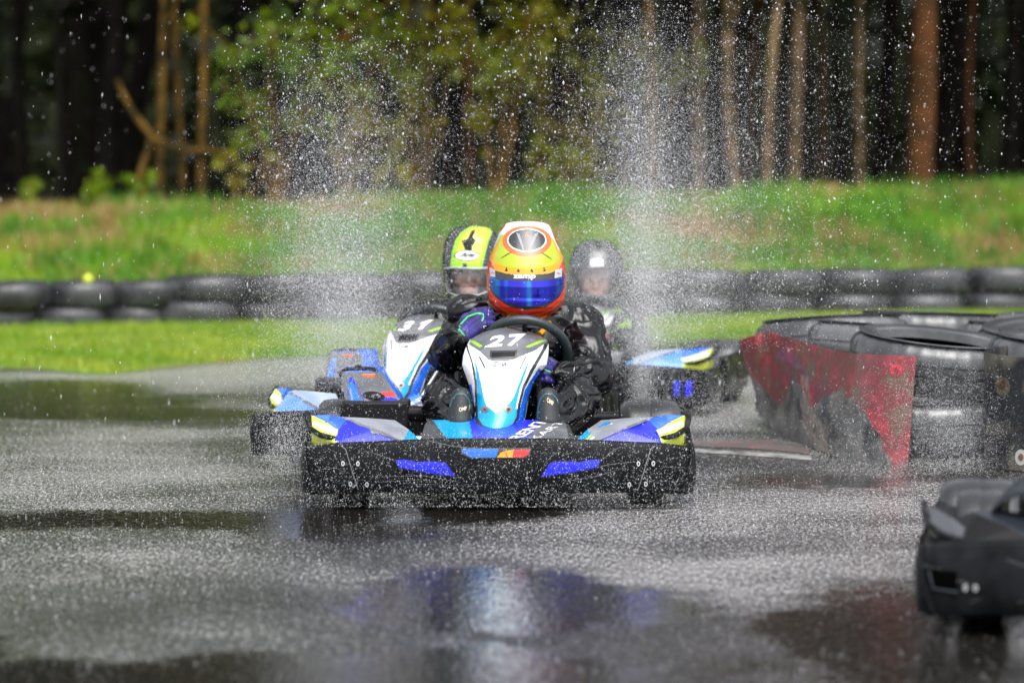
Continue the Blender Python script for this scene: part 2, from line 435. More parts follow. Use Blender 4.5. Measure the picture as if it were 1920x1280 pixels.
def track_mat():
    m, N, L, b = new_mat('wet asphalt')
    at_ = N.new('ShaderNodeAttribute'); at_.attribute_name = 'standing_water'
    tc = N.new('ShaderNodeTexCoord')
    def nz(sc, det, rough=.5):
        n = N.new('ShaderNodeTexNoise'); n.inputs['Scale'].default_value = sc; n.inputs['Detail'].default_value = det; n.inputs['Roughness'].default_value = rough
        L.new(tc.outputs['Object'], n.inputs['Vector']); return n
    def mth(op, a, c, cl=False):
        n = N.new('ShaderNodeMath'); n.operation = op; n.use_clamp = cl
        for k, q in enumerate((a, c)):
            if isinstance(q, (int, float)): n.inputs[k].default_value = q
            else: L.new(q, n.inputs[k])
        return n.outputs[0]
    wat = mth('ADD', at_.outputs['Fac'], mth('MULTIPLY', mth('SUBTRACT', nz(9, 8, .7).outputs['Fac'], .5), 1.5), True)
    mr = N.new('ShaderNodeMapRange'); mr.interpolation_type = 'SMOOTHSTEP'; mr.inputs['From Min'].default_value = .25; mr.inputs['From Max'].default_value = .75; L.new(wat, mr.inputs[0]); wet = mr.outputs[0]
    cmx = N.new('ShaderNodeMix'); cmx.data_type = 'RGBA'; cmx.inputs['A'].default_value = (.06, .059, .059, 1); cmx.inputs['B'].default_value = (.014, .0125, .011, 1)
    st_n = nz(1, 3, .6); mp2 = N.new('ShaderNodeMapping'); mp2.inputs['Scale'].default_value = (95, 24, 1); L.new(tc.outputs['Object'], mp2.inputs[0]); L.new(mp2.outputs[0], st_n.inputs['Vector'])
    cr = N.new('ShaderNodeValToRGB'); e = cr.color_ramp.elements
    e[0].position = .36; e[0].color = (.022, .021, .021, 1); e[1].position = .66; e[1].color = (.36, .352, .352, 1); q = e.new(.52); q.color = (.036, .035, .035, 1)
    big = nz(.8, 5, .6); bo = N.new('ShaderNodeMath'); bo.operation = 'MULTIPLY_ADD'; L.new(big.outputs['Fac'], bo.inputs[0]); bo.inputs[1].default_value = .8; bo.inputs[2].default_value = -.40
    ad = N.new('ShaderNodeMath'); ad.operation = 'ADD'; L.new(st_n.outputs['Fac'], ad.inputs[0]); dr = N.new('ShaderNodeAttribute'); dr.attribute_name = 'painted_sheen'; dm = N.new('ShaderNodeMath'); dm.operation = 'MULTIPLY_ADD'; L.new(dr.outputs['Fac'], dm.inputs[0]); dm.inputs[1].default_value = .29; L.new(bo.outputs[0], dm.inputs[2])  # this attribute lightens the stones where wet sheen is painted in
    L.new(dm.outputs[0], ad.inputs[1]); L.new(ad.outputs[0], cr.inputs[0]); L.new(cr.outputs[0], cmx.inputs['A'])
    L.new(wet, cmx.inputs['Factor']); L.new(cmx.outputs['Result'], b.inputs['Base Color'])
    rr = N.new('ShaderNodeMapRange'); rr.inputs['To Min'].default_value = .13; rr.inputs['To Max'].default_value = .07; L.new(wet, rr.inputs[0]); L.new(rr.outputs[0], b.inputs['Roughness'])
    b.inputs['IOR'].default_value = 1.6
    # stone chips standing out of the water film, and the ripples of rain on it
    chip = nz(1, 2); rip = nz(28, 2)
    mp = N.new('ShaderNodeMapping'); mp.inputs['Scale'].default_value = (85, 13, 1); L.new(tc.outputs['Object'], mp.inputs[0]); L.new(mp.outputs[0], chip.inputs['Vector'])
    st = N.new('ShaderNodeMapRange'); st.inputs['To Min'].default_value = 1.0; st.inputs['To Max'].default_value = .07; L.new(wet, st.inputs[0])
    b1 = N.new('ShaderNodeBump'); b1.inputs['Distance'].default_value = .03; L.new(st.outputs[0], b1.inputs['Strength']); L.new(chip.outputs['Fac'], b1.inputs['Height'])
    b2 = N.new('ShaderNodeBump'); b2.inputs['Distance'].default_value = .006; b2.inputs['Strength'].default_value = .35; L.new(rip.outputs['Fac'], b2.inputs['Height']); L.new(b1.outputs[0], b2.inputs['Normal'])
    L.new(b2.outputs[0], b.inputs['Normal'])
    return m
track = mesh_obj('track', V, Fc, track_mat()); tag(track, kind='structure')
a = track.data.attributes.new('standing_water', 'FLOAT', 'POINT'); a.data.foreach_set('value', np.array(pud, dtype=np.float32))
PX_ = np.array([CX + v[0] * F / max(v[1], 1) for v in V]); PY_ = np.array([YH + HC * F / max(v[1], 1) for v in V])
def gauss(cx, cy, rx, ry): return np.exp(-(((PX_ - cx) / rx) ** 2 + ((PY_ - cy) / ry) ** 2))
SHEEN = np.clip(gauss(430, 690, 330, 34) * 1.3 + gauss(1330, 740, 260, 70) * 1.3 + gauss(350, 880, 420, 60) * .5 + gauss(1480, 950, 380, 60) * .55 + gauss(1150, 1060, 520, 45) * .45 + gauss(350, 1060, 380, 40) * .3, 0, 1.2) - .35 * np.clip((PY_ - 1100) / 150, 0, 1)  # wet sky sheen put into the base colour, nearest rows darkened
track.data.attributes.new('painted_sheen', 'FLOAT', 'POINT').data.foreach_set('value', SHEEN.astype(np.float32))

# --- grass verge between the track and the tyre wall (a low sheet with an uneven edge)
def gy(px, py): return ((px - CX) * (HC * F / (py - YH)) / F, HC * F / (py - YH))
EDGE = [gy(*p) for p in [(-700, 668), (-300, 684), (0, 692), (90, 699), (185, 703), (260, 696), (340, 688), (480, 675), (700, 667), (1000, 652), (1240, 644), (1400, 634), (1650, 612), (1920, 598), (2500, 592)]]
ex = [p[0] for p in EDGE]; ey = [p[1] for p in EDGE]
def verge_y(x): return float(np.interp(x, ex, ey)) + .30 * fbm(x, 3.1, 2.2, 4.0, 4)
GX = np.arange(-9, 9.01, .12)
rows = []
for t in np.linspace(0, 1, 26):
    rows.append([Vector((x, verge_y(x) + (28.2 - verge_y(x)) * t, .004 + .018 * min(1, t * 5) + .01 * fbm(x, t * 6, 1.7, 2.0))) for x in GX])
mb = MB(); mb.grid(rows)
M['turf'] = pbr('green turf', (.085, .19, .014), .8, spec=.1, c2=(.17, .15, .05), nscale=1.5, detail=7, bump=.6, bscale=14, bdist=.05, lo=.35, hi=.65)
tag(mb.build('grass_verge', M['turf']), kind='structure')

# --- earth bank behind the tyre wall
def bank_z(x, y):
    top = .66 + .012 * x + .06 * fbm(x, .3, .5, 9.0) + (.04 if x > 0 else 0)
    yf = 26.3 + .287 * x; t = min(1, max(0, (y - yf) / (31.3 - yf))) if yf < 31 else 0; t = t * t * (3 - 2 * t) * .55 + t * .45
    z = -.06 * (t <= 0) + top * t + .10 * t * fbm(x, y, .8, 5.0, 4)
    if y > 31: z -= min(.25, (y - 31) * .03)
    return z
BX = np.arange(-14, 14.01, .16); BY = list(np.arange(22.4, 31.8, .16)) + list(np.linspace(32, 80, 20))
rows = [[Vector((x, y, bank_z(x, y))) for x in BX] for y in BY]
mb = MB(); mb.grid(rows)
def bank_mat():
    m, N, L, b = new_mat('grassy bank'); b.inputs['Roughness'].default_value = .9; b.inputs['Specular IOR Level'].default_value = .1
    tc = N.new('ShaderNodeTexCoord'); n = N.new('ShaderNodeTexNoise'); n.inputs['Scale'].default_value = 1.1; n.inputs['Detail'].default_value = 6; L.new(tc.outputs['Object'], n.inputs['Vector'])
    cr = N.new('ShaderNodeValToRGB'); e = cr.color_ramp.elements
    e[0].position = .36; e[0].color = (.022, .060, .006, 1); e[1].position = .60; e[1].color = (.26, .145, .06, 1)
    q = e.new(.45); q.color = (.085, .21, .012, 1); q = e.new(.52); q.color = (.16, .21, .03, 1)
    L.new(n.outputs['Fac'], cr.inputs[0])
    # leaf litter and shade-loving earth past the crest
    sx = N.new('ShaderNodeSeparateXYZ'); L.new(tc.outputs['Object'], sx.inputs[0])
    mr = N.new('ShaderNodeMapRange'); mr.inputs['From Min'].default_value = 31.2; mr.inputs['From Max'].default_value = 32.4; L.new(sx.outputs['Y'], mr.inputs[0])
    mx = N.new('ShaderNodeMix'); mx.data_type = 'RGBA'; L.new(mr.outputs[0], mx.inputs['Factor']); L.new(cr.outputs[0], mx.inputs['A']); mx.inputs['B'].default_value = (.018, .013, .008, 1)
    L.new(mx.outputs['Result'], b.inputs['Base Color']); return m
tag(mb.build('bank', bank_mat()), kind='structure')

# --- grass blades on verge and bank, uncountable
def blades(name, P, lmin, lmax, wd, mats, mi=None):
    n = len(P); ang = RNG.uniform(0, 2 * np.pi, n); ln = RNG.uniform(lmin, lmax, n)
    lean = RNG.uniform(.1, .7, n); la = RNG.uniform(0, 2 * np.pi, n)
    dx = np.cos(ang) * wd; dy = np.sin(ang) * wd
    V = np.empty((n, 3, 3)); V[:, 0] = P; V[:, 1] = P; V[:, 2] = P
    V[:, 0, 0] -= dx; V[:, 0, 1] -= dy; V[:, 1, 0] += dx; V[:, 1, 1] += dy
    V[:, 2, 0] += np.cos(la) * lean * ln; V[:, 2, 1] += np.sin(la) * lean * ln; V[:, 2, 2] += ln * np.sqrt(1 - (lean * .8) ** 2)
    return tri_mesh(name, V.reshape(-1, 3), np.arange(3 * n).reshape(-1, 3), mats, mi)
def tri_mesh(name, V, T, mats, mi=None, smooth=False):
    me = bpy.data.meshes.new(name); nf = len(T); k = T.shape[1]
    me.vertices.add(len(V)); me.vertices.foreach_set('co', np.asarray(V, np.float32).ravel())
    me.loops.add(nf * k); me.loops.foreach_set('vertex_index', np.asarray(T, np.int32).ravel())
    me.polygons.add(nf); me.polygons.foreach_set('loop_start', np.arange(0, nf * k, k, dtype=np.int32))
    for m in (mats if isinstance(mats, (list, tuple)) else [mats]): me.materials.append(m)
    if mi is not None: me.polygons.foreach_set('material_index', np.asarray(mi, np.int32))
    if smooth: me.polygons.foreach_set('use_smooth', np.ones(nf, bool))
    me.update(calc_edges=True); me.validate()
    o = bpy.data.objects.new(name, me); COL.objects.link(o); return o
M['blade'] = leafmat('grass blades', (.15, .31, .016), (.34, .42, .035), 1.4, .4)
M['bank_blade'] = leafmat('bank grass', (.10, .32, .014), (.38, .52, .03), 1.2, .4)
M['dry_blade'] = leafmat('dry grass', (.38, .24, .10), (.26, .28, .06), 1.0, .3)
P = []
while len(P) < 52000:
    x = random.uniform(-6.2, 6.2); y0 = verge_y(x); y = y0 + .03 + abs(random.gauss(0, .05)) + random.random() ** 1.1 * (25.0 + .287 * x - y0)
    if fbm(x, y * 1.5, 1.3, 77.0, 3) < random.uniform(-.75, .0) + (.25 if y - y0 < .5 else -.12): continue
    P.append((x, y, .005 + .012 * min(1, (y - y0) / 1.0)))
tag(blades('verge_grass', np.array(P), .025, .065, .006, M['blade']), kind='stuff')
P = []; mi = []
while len(P) < 75000:
    x = random.uniform(-7, 7); y = 26.2 + .287 * x + random.random() * (5.8 - .287 * x)
    c = fbm(x, y * .8, .75, 31.0, 3); tuft = fbm(x, y, 2.3, 44.0, 2)
    dry = c > .03 + random.uniform(-.06, .10)
    if (dry and random.random() < .6) or tuft < random.uniform(-.5, .15): continue
    P.append((x, y, bank_z(x, y) - .01)); mi.append(1 if dry else 0)
tag(blades('bank_grass', np.array(P), .05, .22, .010, [M['bank_blade'], M['dry_blade']], mi), kind='stuff')
M['weed'] = leafmat('dark weeds', (.045, .18, .012), (.14, .36, .02), 3.0, .4); M['straw'] = leafmat('straw', (.30, .17, .06), (.42, .30, .12), 2.0, .3)
P = []; mi = []
for k in range(620):
    x = random.uniform(-6.6, 6.6); y = 26.4 + .287 * x + random.random() * (5.4 - .287 * x); s_ = random.uniform(.05, .22); mt = 1 if random.random() < .38 else 0
    for _ in range(int(40 + 260 * s_)):
        a = x + random.gauss(0, s_); b = y + random.gauss(0, s_ * .8); P.append((a, b, bank_z(a, b) - .01 + (0 if mt else random.random() * .05))); mi.append(mt)
tag(blades('bank_weeds', np.array(P), .07, .26, .013, [M['weed'], M['straw']], mi), kind='stuff')

# --- white edge line and worn red paint on the tarmac by the near tyres
M['line_white'] = pbr('worn white paint', (.42, .42, .41), .3, c2=(.14, .14, .14), nscale=14, lo=.42, hi=.60, detail=8)
M['line_red'] = pbr('worn red paint', (.30, .10, .10), .35, c2=(.11, .10, .10), nscale=9, lo=.32, hi=.48, detail=8)
def ground_poly(name, pts, z, mat):
    mb = MB(); P = [Vector((*gy(*p), z)) for p in pts]; n = len(P) // 2
    mb.grid([P[:n], P[n:][::-1]]); return tag(mb.build(name, mat), kind='structure')
ground_poly('white_line', [(1180, 838), (1300, 843), (1400, 848), (1520, 856), (1522, 864), (1400, 855), (1300, 849), (1180, 844)], .004, M['line_white'])
ground_poly('red_kerb_paint', [(1300, 828), (1380, 824), (1460, 828), (1520, 842), (1515, 852), (1460, 846), (1380, 841), (1300, 838)], .004, M['line_red'])

# --- the dark wood beyond the bank
M['bark_yellow'] = pbr('lichen yellow bark', (.18, .10, .02), .9, spec=.1, c2=(.05, .036, .012), nscale=5, bump=.8, bscale=18, bdist=.03)
M['bark_pale'] = pbr('pale bark', (.26, .175, .09), .9, spec=.1, c2=(.09, .065, .03), nscale=4, bump=.8, bscale=18, bdist=.03)
M['bark_rust'] = pbr('rust brown bark', (.11, .045, .016), .9, spec=.1, c2=(.06, .03, .012), nscale=4, bump=.9, bscale=14, bdist=.04)
M['bark_dark'] = pbr('dark grey bark', (.022, .018, .015), .9, spec=.1, c2=(.012, .010, .008), nscale=4, bump=.8, bscale=14, bdist=.04)
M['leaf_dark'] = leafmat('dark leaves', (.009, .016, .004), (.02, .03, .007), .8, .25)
M['leaf_spring'] = leafmat('fresh spring leaves', (.20, .27, .006), (.48, .42, .012), 1.0, .5)
M['leaf_green'] = leafmat('green spring leaves', (.11, .24, .006), (.34, .42, .012), 1.0, .5)
def leaves(name, C, smin, smax, mat, parent=None):
    C = np.asarray(C, float); n = len(C)
    a = RNG.normal(size=(n, 3)); a /= np.linalg.norm(a, axis=1)[:, None]
    b = RNG.normal(size=(n, 3)); b -= a * (a * b).sum(1)[:, None]; b /= np.linalg.norm(b, axis=1)[:, None]
    s = RNG.uniform(smin, smax, n)[:, None]
    V = np.stack([C - a * s, C - b * s * .45, C + a * s, C + b * s * .45], 1).reshape(-1, 3)
    o = tri_mesh(name, V, np.arange(4 * n).reshape(-1, 4), mat); o.parent = parent; return o
def bent(p0, p1, k, amp, seed):
    P = []
    for i in range(k + 1):
        t = i / k; q = Vector(p0).lerp(Vector(p1), t)
        q += Vector((fbm(t * 3, seed, 1, 1.5), fbm(t * 3, seed, 1, 8.5), 0)) * amp * math.sin(min(1, t * 1.3) * math.pi / 1.3 * 1.0) if i else Vector()
        P.append(q)
    return P
def tree(pb, pt, d, wpx, bark, label, crown=True, branches=3, seed=0, h=9.0, name='tree', twig=None):
    """pb, pt: photo column at the foot and at the top edge of the photograph"""
    rnd = random.Random(seed); base = at(pb, 372, d); base.z = bank_z(base.x, d) - .15
    top_seen = at(pt, 0, d); k = (h - base.z) / (top_seen.z - base.z)
    top = base + (top_seen - base) * min(k, 3.0); top.z = h; top.x = base.x + (top_seen.x - base.x) * min(k, 2.2)
    r = wpx * d / F / 2
    root = empty(name, base, 0, label, 'tree', 'trees of the wood behind the bank')
    P = [p - base for p in bent(base, top, 14, .28, seed * 1.7 + .3)]
    mb = MB(); mb.tube(P, [r * (1.25 if i == 0 else 1.0 - .6 * i / 14) * (1 + .12 * fbm(i * .9, seed, 1, 2)) for i in range(15)], 10)
    tips = []
    for b in range(branches):
        i = rnd.randint(3, 11); q = P[i]; an = rnd.uniform(0, 2 * math.pi); ln = rnd.uniform(.7, 1.9)
        e = q + Vector((math.cos(an) * ln, math.sin(an) * ln * .6, rnd.uniform(.3, 1.1) * ln))
        mb.tube(bent(q, e, 6, .2, seed + b * 3.1), [r * .42 * (1 - .12 * j) for j in range(7)], 6); tips.append(e)
    mb.build('trunk', bark, root)
    if crown:
        C = []
        cl = [P[i] + Vector((rnd.gauss(0, .9), rnd.gauss(0, .9), rnd.gauss(0, .4))) for i in range(6, 15) for _ in range(3)]
        for c in cl:
            for _ in range(26): C.append(c + Vector((rnd.gauss(0, .5), rnd.gauss(0, .5), rnd.gauss(0, .35))))
        C = [c for c in C if c.z + base.z > 3.3]
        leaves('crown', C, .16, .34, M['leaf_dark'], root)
    return root
TREES = [ # foot column, top column, distance, width px, bark, label
 (45, 30, 40, 26, 'bark_dark', 'dark grey tree at the left edge of the wood'),
 (112, 120, 37, 16, 'bark_dark', 'thin dark tree just right of the left edge of the wood'),
 (205, 228, 39, 46, 'bark_dark', 'thick dark grey trunk left of the three yellowish stems'),
 (302, 298, 34, 17, 'bark_yellow', 'straight yellowish stem, leftmost of the three bare yellow stems'),
 (342, 352, 34.5, 13, 'bark_yellow', 'thin yellowish stem, middle one of the three bare yellow stems'),
 (378, 385, 33.5, 17, 'bark_yellow', 'yellowish stem beside the green leaves, right one of the three bare stems'),
 (470, 500, 42, 24, 'bark_dark', 'dark tree behind the green leaves left of the spray'),
 (560, 545, 38, 20, 'bark_dark', 'dark thin tree behind the left spray plume'),
 (655, 640, 36, 14, 'bark_yellow', 'yellow green stem in the top of the left spray plume'),
 (690, 720, 41, 26, 'bark_dark', 'dark trunk among the leaves right of the left spray plume'),
 (765, 750, 36, 18, 'bark_yellow', 'yellowish stem above the green helmet, left of the pair'),
 (800, 806, 38, 22, 'bark_pale', 'pale brown stem above the green helmet, right of the pair'),
 (882, 874, 35, 18, 'bark_rust', 'brown stem rising above the yellow helmet'),
 (960, 985, 42, 24, 'bark_dark', 'dark trunk behind the middle leaves'),
 (1018, 1012, 36, 20, 'bark_rust', 'reddish brown stem in the middle of the wood'),
 (1100, 1120, 43, 24, 'bark_dark', 'dark trunk left of the tall yellow stem'),
 (1226, 1192, 34, 20, 'bark_yellow', 'tall yellow stem leaning left above the right spray plume'),
 (1312, 1300, 35, 24, 'bark_pale', 'pale stem right of the tall yellow stem'),
 (1388, 1335, 34, 22, 'bark_pale', 'pale stem leaning left, between the pale stem and the bare trio'),
 (1405, 1410, 40, 16, 'bark_rust', 'thin rust brown stem behind the leaning pale stem'),
 (1437, 1462, 33.5, 18, 'bark_pale', 'slender pale stem leaning right over the bank'),
 (1486, 1505, 35, 25, 'bark_pale', 'mossy pale stem beside the slender leaning one'),
 (1540, 1545, 40, 15, 'bark_rust', 'thin brown stem in the gap right of the mossy stem'),
 (1612, 1600, 36, 17, 'bark_pale', 'thin pale stem left of the thick rust brown trunk'),
 (1722, 1742, 34, 54, 'bark_rust', 'thick rust brown trunk, widest tree on the right'),
 (1822, 1815, 38, 15, 'bark_rust', 'thin brown stem right of the thick rust brown trunk'),
 (1890, 1895, 41, 30, 'bark_dark', 'dark trunk at the right edge of the wood'),
]
for k, (pb, pt, d, wp, bk, lab) in enumerate(TREES):
    tree(pb, pt, d, wp, M[bk], lab, True, 3 if wp < 40 else 5, k + 1, 8.5 + (k * 37 % 20) / 10)
# a fallen limb resting across the yellow stems
mb = MB(); P = [at(218, 148, 33.6), at(245, 205, 33.6), at(285, 258, 33.55), at(335, 280, 33.5), at(420, 286, 33.4), at(455, 300, 33.4)]
mb.tube(P, [.018, .028, .034, .03, .026, .014], 8); mb.tube([P[2], at(262, 330, 33.5), at(252, 400, 33.4)], [.03, .03, .02], 7)
tag(mb.build('fallen_branch', M['bark_yellow']), 'bent pale brown bough caught across the yellowish stems', 'branch')
# young trees in fresh leaf at the front of the wood
YOUNG = [ # foot column, foliage blobs (column, row, radius px), distance, leaf, label
 (520, [(470, 190, 55), (440, 90, 50), (520, 110, 60), (560, 200, 55), (500, 60, 50), (590, 130, 40), (455, 250, 30)], 33, 'leaf_green', 'young green tree left of the left spray plume'),
 (650, [(650, 60, 60), (700, 30, 60), (640, 130, 50), (720, 110, 50), (600, 40, 45)], 33.5, 'leaf_green', 'leafy young tree at the top of the left spray plume'),
 (780, [(760, 70, 60), (820, 30, 60), (760, 160, 45), (850, 90, 45), (790, 220, 40)], 34, 'leaf_spring', 'yellow green young tree between the two spray plumes'),
 (930, [(890, 120, 55), (950, 60, 65), (930, 170, 55), (900, 230, 35), (980, 120, 50), (1000, 30, 50)], 33.5, 'leaf_spring', 'yellow leaved young tree above the yellow helmet'),
 (1060, [(1020, 170, 50), (1090, 120, 55), (1060, 60, 55), (1050, 240, 40), (1100, 280, 35), (1130, 180, 45)], 34.5, 'leaf_spring', 'young tree in pale leaf left of the right spray plume'),
 (1180, [(1170, 80, 45), (1230, 140, 40), (1290, 120, 30), (1160, 230, 40), (1280, 160, 25)], 35, 'leaf_spring', 'sparse young tree beside the tall yellow stem'),
 (705, [(690, 200, 40), (720, 260, 40), (660, 300, 35), (740, 320, 30)], 34, 'leaf_spring', 'low leafy sapling behind the left spray plume'),
 (1080, [(1060, 300, 35), (1110, 320, 35), (1010, 290, 25)], 34.2, 'leaf_spring', 'low sapling on the crest left of the right spray plume'),
 (65, [(60, 350, 22), (75, 370, 16)], 32.5, 'leaf_green', 'tiny green shrub on the crest at the far left'),
 (178, [(170, 342, 18), (190, 350, 18), (182, 365, 14)], 32.3, 'leaf_green', 'small bright green shrub left of the yellow stems'),
 (258, [(245, 338, 14), (272, 340, 15), (262, 360, 12)], 32.3, 'leaf_green', 'small bright shrub below the fallen bough'),
 (440, [(430, 300, 22), (445, 335, 20), (500, 295, 12)], 32.6, 'leaf_spring', 'yellowish sapling right of the yellow stems'),
]
for k, (pf, bl, d, lf, lab) in enumerate(YOUNG):
    base = at(pf, 372, d); base.z = bank_z(base.x, d) - .05
    small = len(bl) < 4 and bl[0][2] < 26
    root = empty('shrub' if small else 'young_tree', base, 0, lab, 'shrub' if small else 'tree', 'shrubs on the crest of the bank' if small else 'young trees in fresh leaf')
    mb = MB(); C = []; rnd = random.Random(k + 50)
    for (px, py, rp) in bl:
        c = at(px, py, d) - base; r = rp * d / F; c.y += rnd.uniform(-.5, .5)
        mb.tube(bent((0, 0, 0), c, 7, .15, k * 2.2 + px * .01), [.022 * (1 - .11 * j) for j in range(8)], 6)
        for _ in range(9 if not small else 4):
            e = c + Vector((rnd.gauss(0, r * .6), rnd.gauss(0, r * .6), rnd.gauss(0, r * .6)))
            mb.tube([c.lerp(Vector((0, 0, c.z * .8)), .15), (c + e) / 2 + Vector((0, 0, .02)), e], [.008, .006, .003], 4)
            for _ in range(12): C.append(e + Vector((rnd.gauss(0, r * .27), rnd.gauss(0, r * .27), rnd.gauss(0, r * .26))))
    mb.build('trunk', M['bark_yellow'], root); leaves('crown', C, .022, .058, M[lf], root)
# the depth of the wood: trunks and foliage that read as one dark mass
mb = MB()
for k in range(150):
    x = random.uniform(-22, 22); y = random.uniform(44, 68); r = random.uniform(.05, .2)
    mb.tube(bent((x, y, .3), (x + random.gauss(0, .7), y, 9), 5, .3, k * .77), [r * (1 - .1 * j) for j in range(6)], 6)
tag(mb.build('distant_trunks', M['bark_dark']), kind='stuff')
C = []
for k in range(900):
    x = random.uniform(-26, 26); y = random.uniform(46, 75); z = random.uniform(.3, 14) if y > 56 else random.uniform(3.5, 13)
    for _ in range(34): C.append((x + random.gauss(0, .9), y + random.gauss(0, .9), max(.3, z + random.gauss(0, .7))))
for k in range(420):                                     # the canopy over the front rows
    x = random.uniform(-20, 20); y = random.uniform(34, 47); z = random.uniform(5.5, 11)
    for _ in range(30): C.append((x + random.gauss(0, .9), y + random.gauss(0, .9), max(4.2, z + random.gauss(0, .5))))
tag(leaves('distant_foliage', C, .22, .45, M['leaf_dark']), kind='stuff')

rows = [[Vector((x, y, max(.2, (y - 74) * .9 + 2.2 * fbm(x, y, .12, 3.0)))) for x in np.linspace(-60, 60, 60)] for y in np.linspace(74, 96, 14)]  # added dark slope that closes the sky gaps behind the trunks
mb = MB(); mb.grid(rows); tag(mb.build('sky_gap_backdrop', pbr('dark backdrop slope', (.010, .012, .006), .95, spec=.05, c2=(.02, .024, .010), nscale=.8)), kind='structure')
# ================================================================== TYRES
def tyre_me(name, Ro, H, inner=.62, tread=True, open_top=False):
    """car tyre lying flat on z = 0: tread blocks round the side, sidewalls, open middle"""
    rim = Ro * inner; n = 96; mb = MB()
    prof = [(rim, H * .20), (rim + .01, H * .10), (rim + .03, H * .06), (rim + (Ro - rim) * .5, 0), (Ro - .045, H * .03), (Ro - .012, H * .12), (Ro, H * .24), (Ro, H * .38), (Ro - .006, H * .385), (Ro - .006, H * .41), (Ro, H * .415), (Ro + .002, H * .5),
            (Ro, H * .585), (Ro - .006, H * .59), (Ro - .006, H * .615), (Ro, H * .62), (Ro, H * .76), (Ro - .012, H * .88), (Ro - .045, H * .97), (rim + (Ro - rim) * .62, H * .995), (rim + (Ro - rim) * .5, H), (rim + .025, H * .91), (rim + .008, H * .85), (rim, H * .76), (rim + .008, H * .78), (Ro - .025, H * .72), (Ro - .02, H * .5), (Ro - .025, H * .28), (rim + .008, H * .22)]
    if open_top:                                         # broad flat sidewall, dark inside
        i0 = [i for i, p in enumerate(prof) if p[1] == H * .97][0]
        prof[i0 + 1:i0 + 6] = [(rim + (Ro - rim) * .72, H * 1.0), (rim + (Ro - rim) * .66, H * 1.012), (rim + (Ro - rim) * .34, H * .985), (rim + (Ro - rim) * .28, H * .995), (rim + .006, H * .955), (rim, H * .80)]
    mb.lathe(prof, n)
    K = len(prof)
    if tread:
        for k in range(n):
            if k % 3 == 0:
                for i in (5, 6, 7, 16, 17):
                    v = mb.v[k * K + i]; l = math.hypot(v.x, v.y); v.x *= (l - .008) / l; v.y *= (l - .008) / l
    me = bpy.data.meshes.new(name); me.from_pydata([tuple(v) for v in mb.v], [], [tuple(f) for f in mb.f])
    me.polygons.foreach_set('use_smooth', np.ones(len(me.polygons), bool)); me.set_sharp_from_angle(angle=R(40)); me.materials.append(M['pale_rubber' if open_top else 'rubber']); me.materials.append(M['inside'])
    mi = []
    for k in range(n):
        for i in range(K): mi.append(1 if i >= K - 6 and i < K - 1 else 0)
    me.polygons.foreach_set('material_index', np.array(mi, np.int32)); return me
M['inside'] = pbr('painted shade inside tyre', (.006, .006, .006), .9, spec=.05)  # shade of the hollow painted near black on the inner faces
TM = tyre_me('tyre', .29, .185); TM2 = tyre_me('tyre', .335, .21, .70, True, True)
def tyre(me, loc, rot, label, group):
    o = bpy.data.objects.new('tyre', me); COL.objects.link(o); o.location = loc; o.rotation_euler = rot
    return tag(o, label, 'tyre', group)
ORD = ['first', 'second', 'third', 'fourth', 'fifth', 'sixth', 'seventh', 'eighth', 'ninth', 'tenth', 'eleventh', 'twelfth', 'thirteenth', 'fourteenth', 'fifteenth']
WALL = [(12, .92), (135, .86), (255, .84), (366, 1.06), (507, 1.0), (640, 1.02), (772, 1.0), (905, 1.02), (1045, 1.0), (1185, 1.0), (1318, 1.02), (1452, 1.0), (1590, 1.02), (1725, 1.0), (1868, 1.05)]
for k, (px, sc) in enumerate(WALL):
    d = 24.5 + 2.1 * px / 1920 + random.uniform(-.04, .04)
    for lv in range(2):
        x = (px - CX) * d / F + random.uniform(-.03, .03) + (.06 if lv else 0)
        z = lv * .172 + (-.02 if k >= 3 else -.05)
        o = tyre(TM, (x, d + random.uniform(-.05, .05), z), (random.uniform(-.05, .05), random.uniform(-.04, .04), random.uniform(0, 6)),
             '%s tyre, %s stack from the left of the far tyre wall' % (('lower', 'upper')[lv], ORD[k]), 'tyres of the wall under the bank')
        o.scale = (sc, sc, 1)
# yellow knob on the wall
mb = MB(); mb.lathe([(.0, .0), (.028, .002), (.036, .02), (.034, .045), (.022, .064), (.0, .07)], 20, closed=False)
c = at(165, 533, 24.6); o = mb.build('marker_cap', M['yellow']); o.location = c; tag(o, 'small round yellow marker on top of the far tyre wall', 'marker')
# near stacks on the right
NEAR = [(1741, 14.35, .07, 'nearest big stack by the red sheet edge', 2), (1655, 15.05, .065, 'middle big stack behind the red sheet', 2), (1560, 15.75, .065, 'leftmost big stack behind the red sheet', 2),
        (1945, 16.1, .04, 'farthest big stack at the right edge', 2), (1975, 15.1, .06, 'big stack just beyond the dark sheet', 2), (2005, 14.05, .05, 'big stack wrapped in the dark sheet', 2), (1735, 16.35, .03, 'hindmost big stack in mid group', 2)]
for k, (px, d, tilt, lab, n) in enumerate(NEAR):
    x = (px - CX) * d / F
    for lv in range(n):
        ti = tilt * (1.7 if lv else .4)
        tyre(TM2, (x + (.01 if lv else 0), d, .012 + lv * .222 + (.02 if lv else 0)), (ti, random.uniform(-.02, .02), k * 1.3 + lv), '%s tyre of the %s' % (('lower', 'upper')[lv], lab), 'big tyres of the near barrier')

